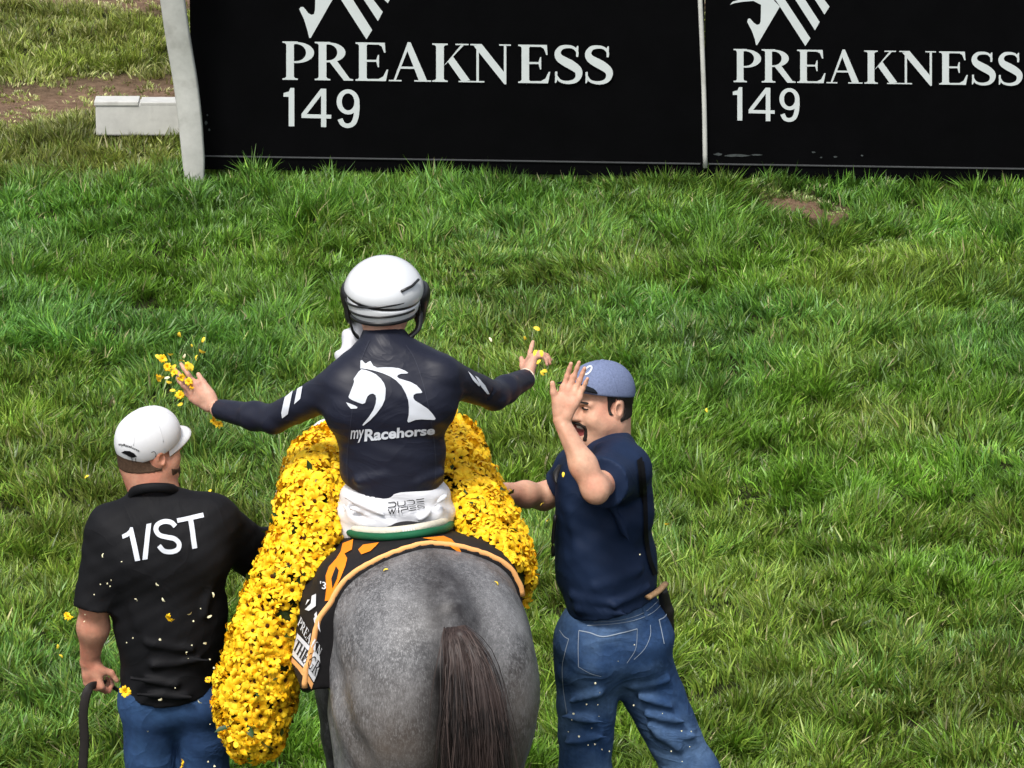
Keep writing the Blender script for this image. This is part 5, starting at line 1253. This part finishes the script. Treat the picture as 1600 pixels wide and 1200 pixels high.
def jl(lp, w): return strip2d(np.array(catmull(zl(lp, 820, 860, zz), 4)), w)
pk = [('pocket_stitching', [jl([(300, 442), (360, 455), (430, 476), (530, 455), (618, 432)], 1.5), jl([(300, 442), (296, 540), (298, 640)], .9), jl([(618, 432), (610, 540), (560, 620)], .7), jl([(298, 640), (360, 675), (420, 692)], .7)]),
      ('pocket_stitching', [jl([(735, 385), (770, 365), (790, 325)], 1.5), jl([(738, 385), (752, 450), (765, 515)], 1.2)]),
      ('yoke_seam', [jl([(345, 415), (480, 405), (600, 385), (700, 345), (760, 290)], .9)]), ('waistband_seam', [jl([(300, 425) if False else (380, 395), (520, 385), (650, 345), (745, 270)], .8)]),
      ('centre_seam', [jl([(690, 410), (690, 470), (660, 540), (600, 600)], .8)]), ('front_pocket_stitching', [jl([(195, 440), (220, 475), (245, 490)], 1.2)]), ('side_seam', [jl([(245, 490), (225, 560), (210, 640), (215, 760), (235, 900)], .9)]), ('belt_loop', [jl([(655, 310), (662, 345), (672, 385)], 5.0)])]
for nm, pl in pk:
    v, fq = wrap(pl, bvh_j, .0025, 6); mk(nm, v, fq, m_thread if nm != 'belt_loop' else m_jean, jeans)
# belt end and knife sheath at the right hip
v, fq = tubevf(catmull([P(1012, 934, YR-.10), P(1028, 924, YR-.06), P(1040, 912, YR+.0)], 4), .011, 8, flat=.7); mk('belt', v, fq, m_belt, mr_)
f = Field(.006); f.chain([P(1036, 925, YR+.0), P(1042, 955, YR+.01), P(1047, 985, YR+.01)], [.016, .02, .014], .01); v, fq = f.mesh(); mk('sheath', v, fq, m_leather, mr_)
for a_, d_ in ((a1_, FR), (a2_, FR)):
    f = Field(.008); f.cone(a_-FR*.03+[0, 0, -.045], a_+FR*.16+[0, 0, -.05], .042, .036, .03)
    if a_ is a1_: f.cut((0, 0, .004), (0, 0, -1))
    v, fq = f.mesh(); mk('shoe', v, fq, m_sole, mr_)
# body
HB = Head(P(939, 631, YR+.05), unit(np.array([-.80, -.58, .02])), up=unit((-.10, .03, 1)), s=.93)
def rneck(f): f.cone(HB(0, -.04, -.05), P(950, 705, YR+.03), .058, .068, .03); f.cone(HB(0, .02, -.085), P(940, 705, YR+.02), .045, .06, .04); return f
hf = rneck(head_field(HB, .0028, smile=1.0, full=1.0)); V_hd, F_hd = hf.mesh()
parts = [(V_hd, F_hd)]
tr_ = Field(.015); tr_.cone(hp, ch, .10, .12, .05, w=FR, s=1.4); tr_.cone(ch, nkb, .10, .05, .05); tr_.cone(ns, fs_, .04, .04); tr_.cone(P(922, 1040, YR), k1, .06, .055); tr_.cone(P(1000, 1040, YR+.03), k2, .06, .055); tr_.cone(k1, a1_, .055, .045); tr_.cone(k2, a2_, .055, .045)
parts.append(tr_.mesh())
na = Field(.0028); na.cone(ns, ne, .050, .037, .02); na.cone(ne, ne*.66+nw*.34, .034, .036, .03); na.cone(ne*.66+nw*.34, nw, .036, .0225, .03); na.ell(ne+np.array([.006, -.006, -.014]), (.024, .024, .024), .02); na.cone(nw*.92+ne*.08+np.array([0, -.021, 0]), nw*.45+ne*.55+np.array([0, -.030, 0]), .004, .006, .016)
hand(na, P(878, 652, YR-.28), P(903, 588, YR-.25)-P(878, 652, YR-.28), np.array([-.12, -.95, .10]), P(867, 598, YR-.28)-P(876, 634, YR-.28), .88, curl=((.10, .16, .12), (.08, .14, .12), (.10, .16, .12), (.14, .18, .14)), spread=.035, tcurl=.25)
parts.append(na.mesh())
fa = Field(.003); fa.cone(fs_, fe, .046, .037, .02); fa.cone(fe, fe*.6+fw*.4, .036, .0355, .03); fa.cone(fe*.6+fw*.4, fw, .0355, .0255, .03)
hand(fa, fw, P(752, 772, YR+.02)-fw, np.array([.0, -.3, -1]), np.array([0, -.6, .3]), .98, curl=((.8, 1.0, .8),)*4, spread=.05)
parts.append(fa.mesh())
v, fq = addmesh(*parts)
# lips and mouth by place on the head
cen = v[fq].mean(1); lx, ly, lz = HB.loc(cen[:, 0], cen[:, 1], cen[:, 2]); ishead = np.arange(len(fq)) < len(F_hd)
mouth = ishead & (np.sqrt((lx/.034)**2+((lz+.069)/.021)**2) < 1) & (ly > .04) & (ly < .12)
mk('body', v, fq, [m_skin_b, m_mouth], mr_, fmat=mouth.astype(int))
f = Field(.0025); f.chain([HB(-.024, .070, -.0605), HB(-.010, .083, -.0600), HB(.010, .083, -.0600), HB(.024, .070, -.0605)], [.0062]*4, .003); v, fq = f.mesh(); mk('teeth', v, fq, m_teeth, mr_)
f = Field(.0025); f.chain([HB(-.020, .070, -.082), HB(0, .080, -.0825), HB(.020, .070, -.082)], [.0045]*3, .003); v, fq = f.mesh(); mk('teeth', v, fq, m_teeth, mr_)
# hair, brows, moustache and goatee
hr = rneck(head_field(HB, .003, smile=1.0, full=1.0)); hr.inflate(.0032)
def hair_reg_b(X, Y, Z):
    x, y, z = HB.loc(X, Y, Z)
    back = np.maximum(y-(-.010+.9*np.maximum(z-.02, 0)), -(z+.046)); burn = np.maximum(np.maximum(y-.026, -(y-.0)), -(z+.020)); back = np.minimum(back, burn); back = np.maximum(back, z-.05)
    ear = .029-np.sqrt((y+.012)**2+(z+.004)**2); back = np.maximum(back, np.where(np.abs(x) > .055, ear, -1))
    ax = np.abs(x)
    brow = np.maximum(np.abs(z-.026+.10*(ax-.03))-.0030, np.maximum(np.abs(ax-.031)-.019, .05-y))
    mous = np.maximum(np.abs(z+.0435+.25*ax)-.0050, np.maximum(ax-.035, .06-y)); gob = np.maximum(np.maximum(np.abs(ax-.036)-.0045, np.abs(z+.074)-.026), .05-y)
    goat = np.maximum(np.maximum(ax-.020, np.abs(z+.108)-.013), .05-y); lash = np.maximum(np.maximum(np.abs(z-.004-.003*np.cos(ax*40))-.0024, np.abs(ax-.032)-.013), .055-y)
    return np.minimum.reduce([back, brow, mous, gob, goat, lash]).astype(np.float32)
hr.region(hair_reg_b); v, fq = hr.mesh(); mk('hair', v, fq, m_hair, mr_)
# cap
cap2 = thing('baseball_cap', tuple(HB(0, 0, .03)), 'heather blue baseball cap with dark brim underside on the laughing man', 'cap')
cf = cap_crown(HB, .004, .0035, tilt=.22, zc=.036); V_k, F_k = cf.mesh(); bvh_k2 = bvh_of(V_k, F_k); crown2 = mk('crown', V_k, F_k, m_bcap, cap2)
v, fq = cap_brim(HB, .066, .20, length=.080, drop=.006); nfq = len(fq)
m_under = mat('brim_black', (.010, .012, .016), rough=.8, spec=.1)
mk('brim', v, fq, [m_under, m_bcap], cap2, fmat=[0]*nfq)
v, fq = join(crown_seams(HB, bvh_k2, .034, 6, .0010, .52)); mk('seams', v, fq, m_bcap, crown2)
f = Field(.002); f.ell(HB(0, -.01, .139), (.007, .007, .004), .002, HB.R); v, fq = f.mesh(); mk('button', v, fq, m_bcap, crown2)
e_ = arc(919, 579, 5.5, 7.0, 0, 360, 24); e_ = np.stack([919+(e_[:, 0]-919)*.8-(e_[:, 1]-579)*.5, 579+(e_[:, 1]-579)*.9], 1)
v, fq = wrap([strip2d(e_, 2.6)], bvh_k2, .002, 3); mk('cap_logo', v, fq, m_wprint, crown2)
# lead rein loop in his far hand, and a watch strap at the far upper arm
rp_ = catmull([P(762, 772, YR-.10), P(786, 798, YR-.35), P(806, 820, YR-.50), P(817, 845, YR-.55), P(814, 868, YR-.60), P(804, 882, YR-.62)], 5)
rein = thing('lead_rein', tuple(rp_[0]), 'thin brown lead rein looping below the hand of the laughing man', 'rein')
m_rein = mat('rein_leather', (.07, .05, .03), rough=.6, spec=.3); v, fq = tubevf(rp_, .0045, 7); mk('rein', v, fq, m_rein, rein)
rq = rp_+np.array([.006, .02, -.014]); v, fq = tubevf(rq, .0035, 7); mk('rein_return', v, fq, m_rein, rein)
v, fq = tubevf(catmull([P(876, 728, YR+.02), P(870, 738, YR+.0), P(871, 752, YR-.02), P(877, 764, YR-.02)], 4), .011, 8, flat=.5); mk('shoulder_strap', v, fq, m_leather, mr_)
v, fq = tubevf(catmull([P(868, 805, YR-.08), P(864, 840, YR-.08), P(864, 868, YR-.08)], 4), .008, 8, flat=.7); mk('hanging_strap', v, fq, m_leather, mr_)
# ================================================================== LOOSE FLOWERS AND PETALS IN THE AIR
m_fly = mat('loose_petal', (.86, .62, .05), rough=.6, spec=.2, var=.12)
m_pale = mat('pale_petal', (.80, .76, .50), rough=.6, spec=.2, var=.08)
r = np.random.default_rng(9)
def petal_me(nm, m, ln, wd):
    V, F = petal_mesh(r, 0, ln, wd, .003, .004); V = np.array(V)-[ln*.5, 0, 0]; return mesh_of(nm, V, F, [m])
PM = [petal_me('flower_petal', m_fly, .022, .0055), petal_me('flower_petal', m_fly, .018, .004), petal_me('flower_petal', m_pale, .017, .0034), petal_me('flower_petal', m_pale, .0075, .0030)]
def loose(x, y, Y, kind, label, grp, name='flower_petal', sc=1.0):
    if kind == 3: sc *= .45+.75*r.random()
    me_ = FME2[int(r.integers(0, 4))] if kind == 'f' else PM[kind]
    o = bpy.data.objects.new(name, me_); COL.objects.link(o); p = P(x, y, Y)
    M = frame(unit(CAMP-p)+r.normal(0, .55, 3), r.random()*6.28)
    o.matrix_world = Matrix([list(M[i]*sc)+[p[i]] for i in range(3)]+[[0, 0, 0, 1]])
    props(o, label, 'flower' if kind == 'f' else 'petal', grp)
A_ = 'yellow petal flying just above the jockey\'s left hand'; gA = 'petals thrown by the left hand'
for x, y, k_ in [(281, 524, 0), (248, 559, 0), (267, 553, 1), (283, 564, 0), (307, 560, 1), (317, 549, 0), (269, 610, 1), (281, 632, 1), (252, 638, 0), (318, 530, 1), (262, 590, 2), (300, 575, 0), (272, 573, 0), (288, 556, 2), (297, 572, 0), (250, 590, 0), (265, 597, 1)]: loose(x, y, 13.80, k_, A_, gA, sc=1.1)
B_ = 'whole yellow flower tossed beside the jockey\'s left hand'; gB = 'flowers thrown by the left hand'
for x, y in [(254, 560), (262, 573), (272, 582), (283, 590), (295, 596), (298, 604), (248, 590), (281, 617), (333, 657), (342, 663), (294, 572)]: loose(x, y, 13.84, 'f', B_, gB, 'loose_flower', .55)
C_ = 'yellow petal flying off beside the jockey\'s right hand'; gC = 'petals thrown by the right hand'
for x, y, k_ in [(838, 513, 0), (820, 528, 1), (836, 552, 0), (846, 553, 0), (850, 580, 0), (841, 566, 1), (848, 584, 1), (766, 530, 2)]: loose(x, y, 13.85, k_, C_, gC, sc=1.05)
D_ = 'pale petal falling in front of the black polo shirt'; gD = 'petals falling before the man in black'
for x, y in [(246, 913), (212, 937), (256, 938), (333, 930), (297, 958), (328, 963), (320, 1005), (325, 1061), (250, 1093), (313, 1097), (161, 868)]: loose(x, y, 13.36, 2, D_, gD)
E_ = 'tiny pale fleck in front of the man in black'; gE = 'flecks before the man in black'
for x, y in [(190, 878), (157, 913), (167, 912), (173, 907), (172, 916), (147, 929), (314, 951), (302, 971), (207, 997), (198, 1004), (250, 999), (300, 1008), (292, 1020), (294, 1029), (334, 1044), (274, 1075), (133, 960), (132, 972), (328, 1030), (231, 1142), (328, 1132), (325, 1190), (335, 1197)]: loose(x, y, 13.36, 3, E_, gE)
loose(265, 965, 13.36, 'f', 'yellow flower falling in front of the middle of the black polo', None, 'loose_flower', .62)
loose(196, 1081, 13.40, 'f', 'yellow flower falling beside the fist with the strap', None, 'loose_flower', .72)
loose(106, 963, 13.50, 'f', 'whole yellow flower in the air left of the bare forearm', None, 'loose_flower', .60)
loose(284, 1193, 13.40, 'f', 'yellow flower falling between the legs at the bottom edge', None, 'loose_flower', .55)
loose(325, 1062, 13.40, 'f', 'yellow flower falling near the hem of the black polo', None, 'loose_flower', .4)
F_ = 'tiny pale fleck in front of the right man\'s jeans'; gF = 'flecks before the jeans'
for x, y in [(917, 1101), (934, 1101), (930, 1068), (937, 1082), (936, 1119), (896, 1115), (905, 1151), (929, 1163), (941, 1171), (919, 1164), (952, 1174), (1065, 1142), (1080, 1143), (1078, 1167), (1066, 1190), (1049, 1174), (990, 1102), (1035, 1115), (966, 1033), (991, 1008), (1000, 866), (893, 1125), (925, 1138), (888, 1143)]: loose(x, y, 13.80, 3, F_, gF, sc=.9)
G_ = 'yellow petal drifting in front of the waving man'; gG = 'petals before the waving man'
for x, y in [(856, 812), (847, 788), (880, 742), (1043, 818)]: loose(x, y, 13.75, 1, G_, gG)
for k_, (x, y) in enumerate([(604, 892), (774, 912), (695, 1070)]):
    loc, nr, *_ = hit(bvh_horse, x, y)
    if loc is not None:
        o = bpy.data.objects.new('flower_petal', PM[1]); COL.objects.link(o); M = frame(np.array(nr), 1.+k_); q = loc+nr*.004
        o.matrix_world = Matrix([list(M[i])+[q[i]] for i in range(3)]+[[0, 0, 0, 1]])
        props(o, ['yellow petal lying on the left of the grey croup', 'yellow petal lying on the right side of the grey croup', 'yellow petal caught beside the tail on the grey rump'][k_], 'petal')
I_l = 'small yellow petal lying in the grass'; gI = 'petals in the grass'
for x, y in [(327, 768), (388, 907), (420, 880) if False else (395, 918), (1104, 640), (225, 700), (1180, 905), (300, 540), (90, 1010), (95, 1025), (380, 985), (135, 745)]:
    d = ray(x, y); t = -CAM_H/d[2]; p = CAMP+d*t
    loose(x, y, p[1]*.992, 1, I_l, gI, sc=1.2)
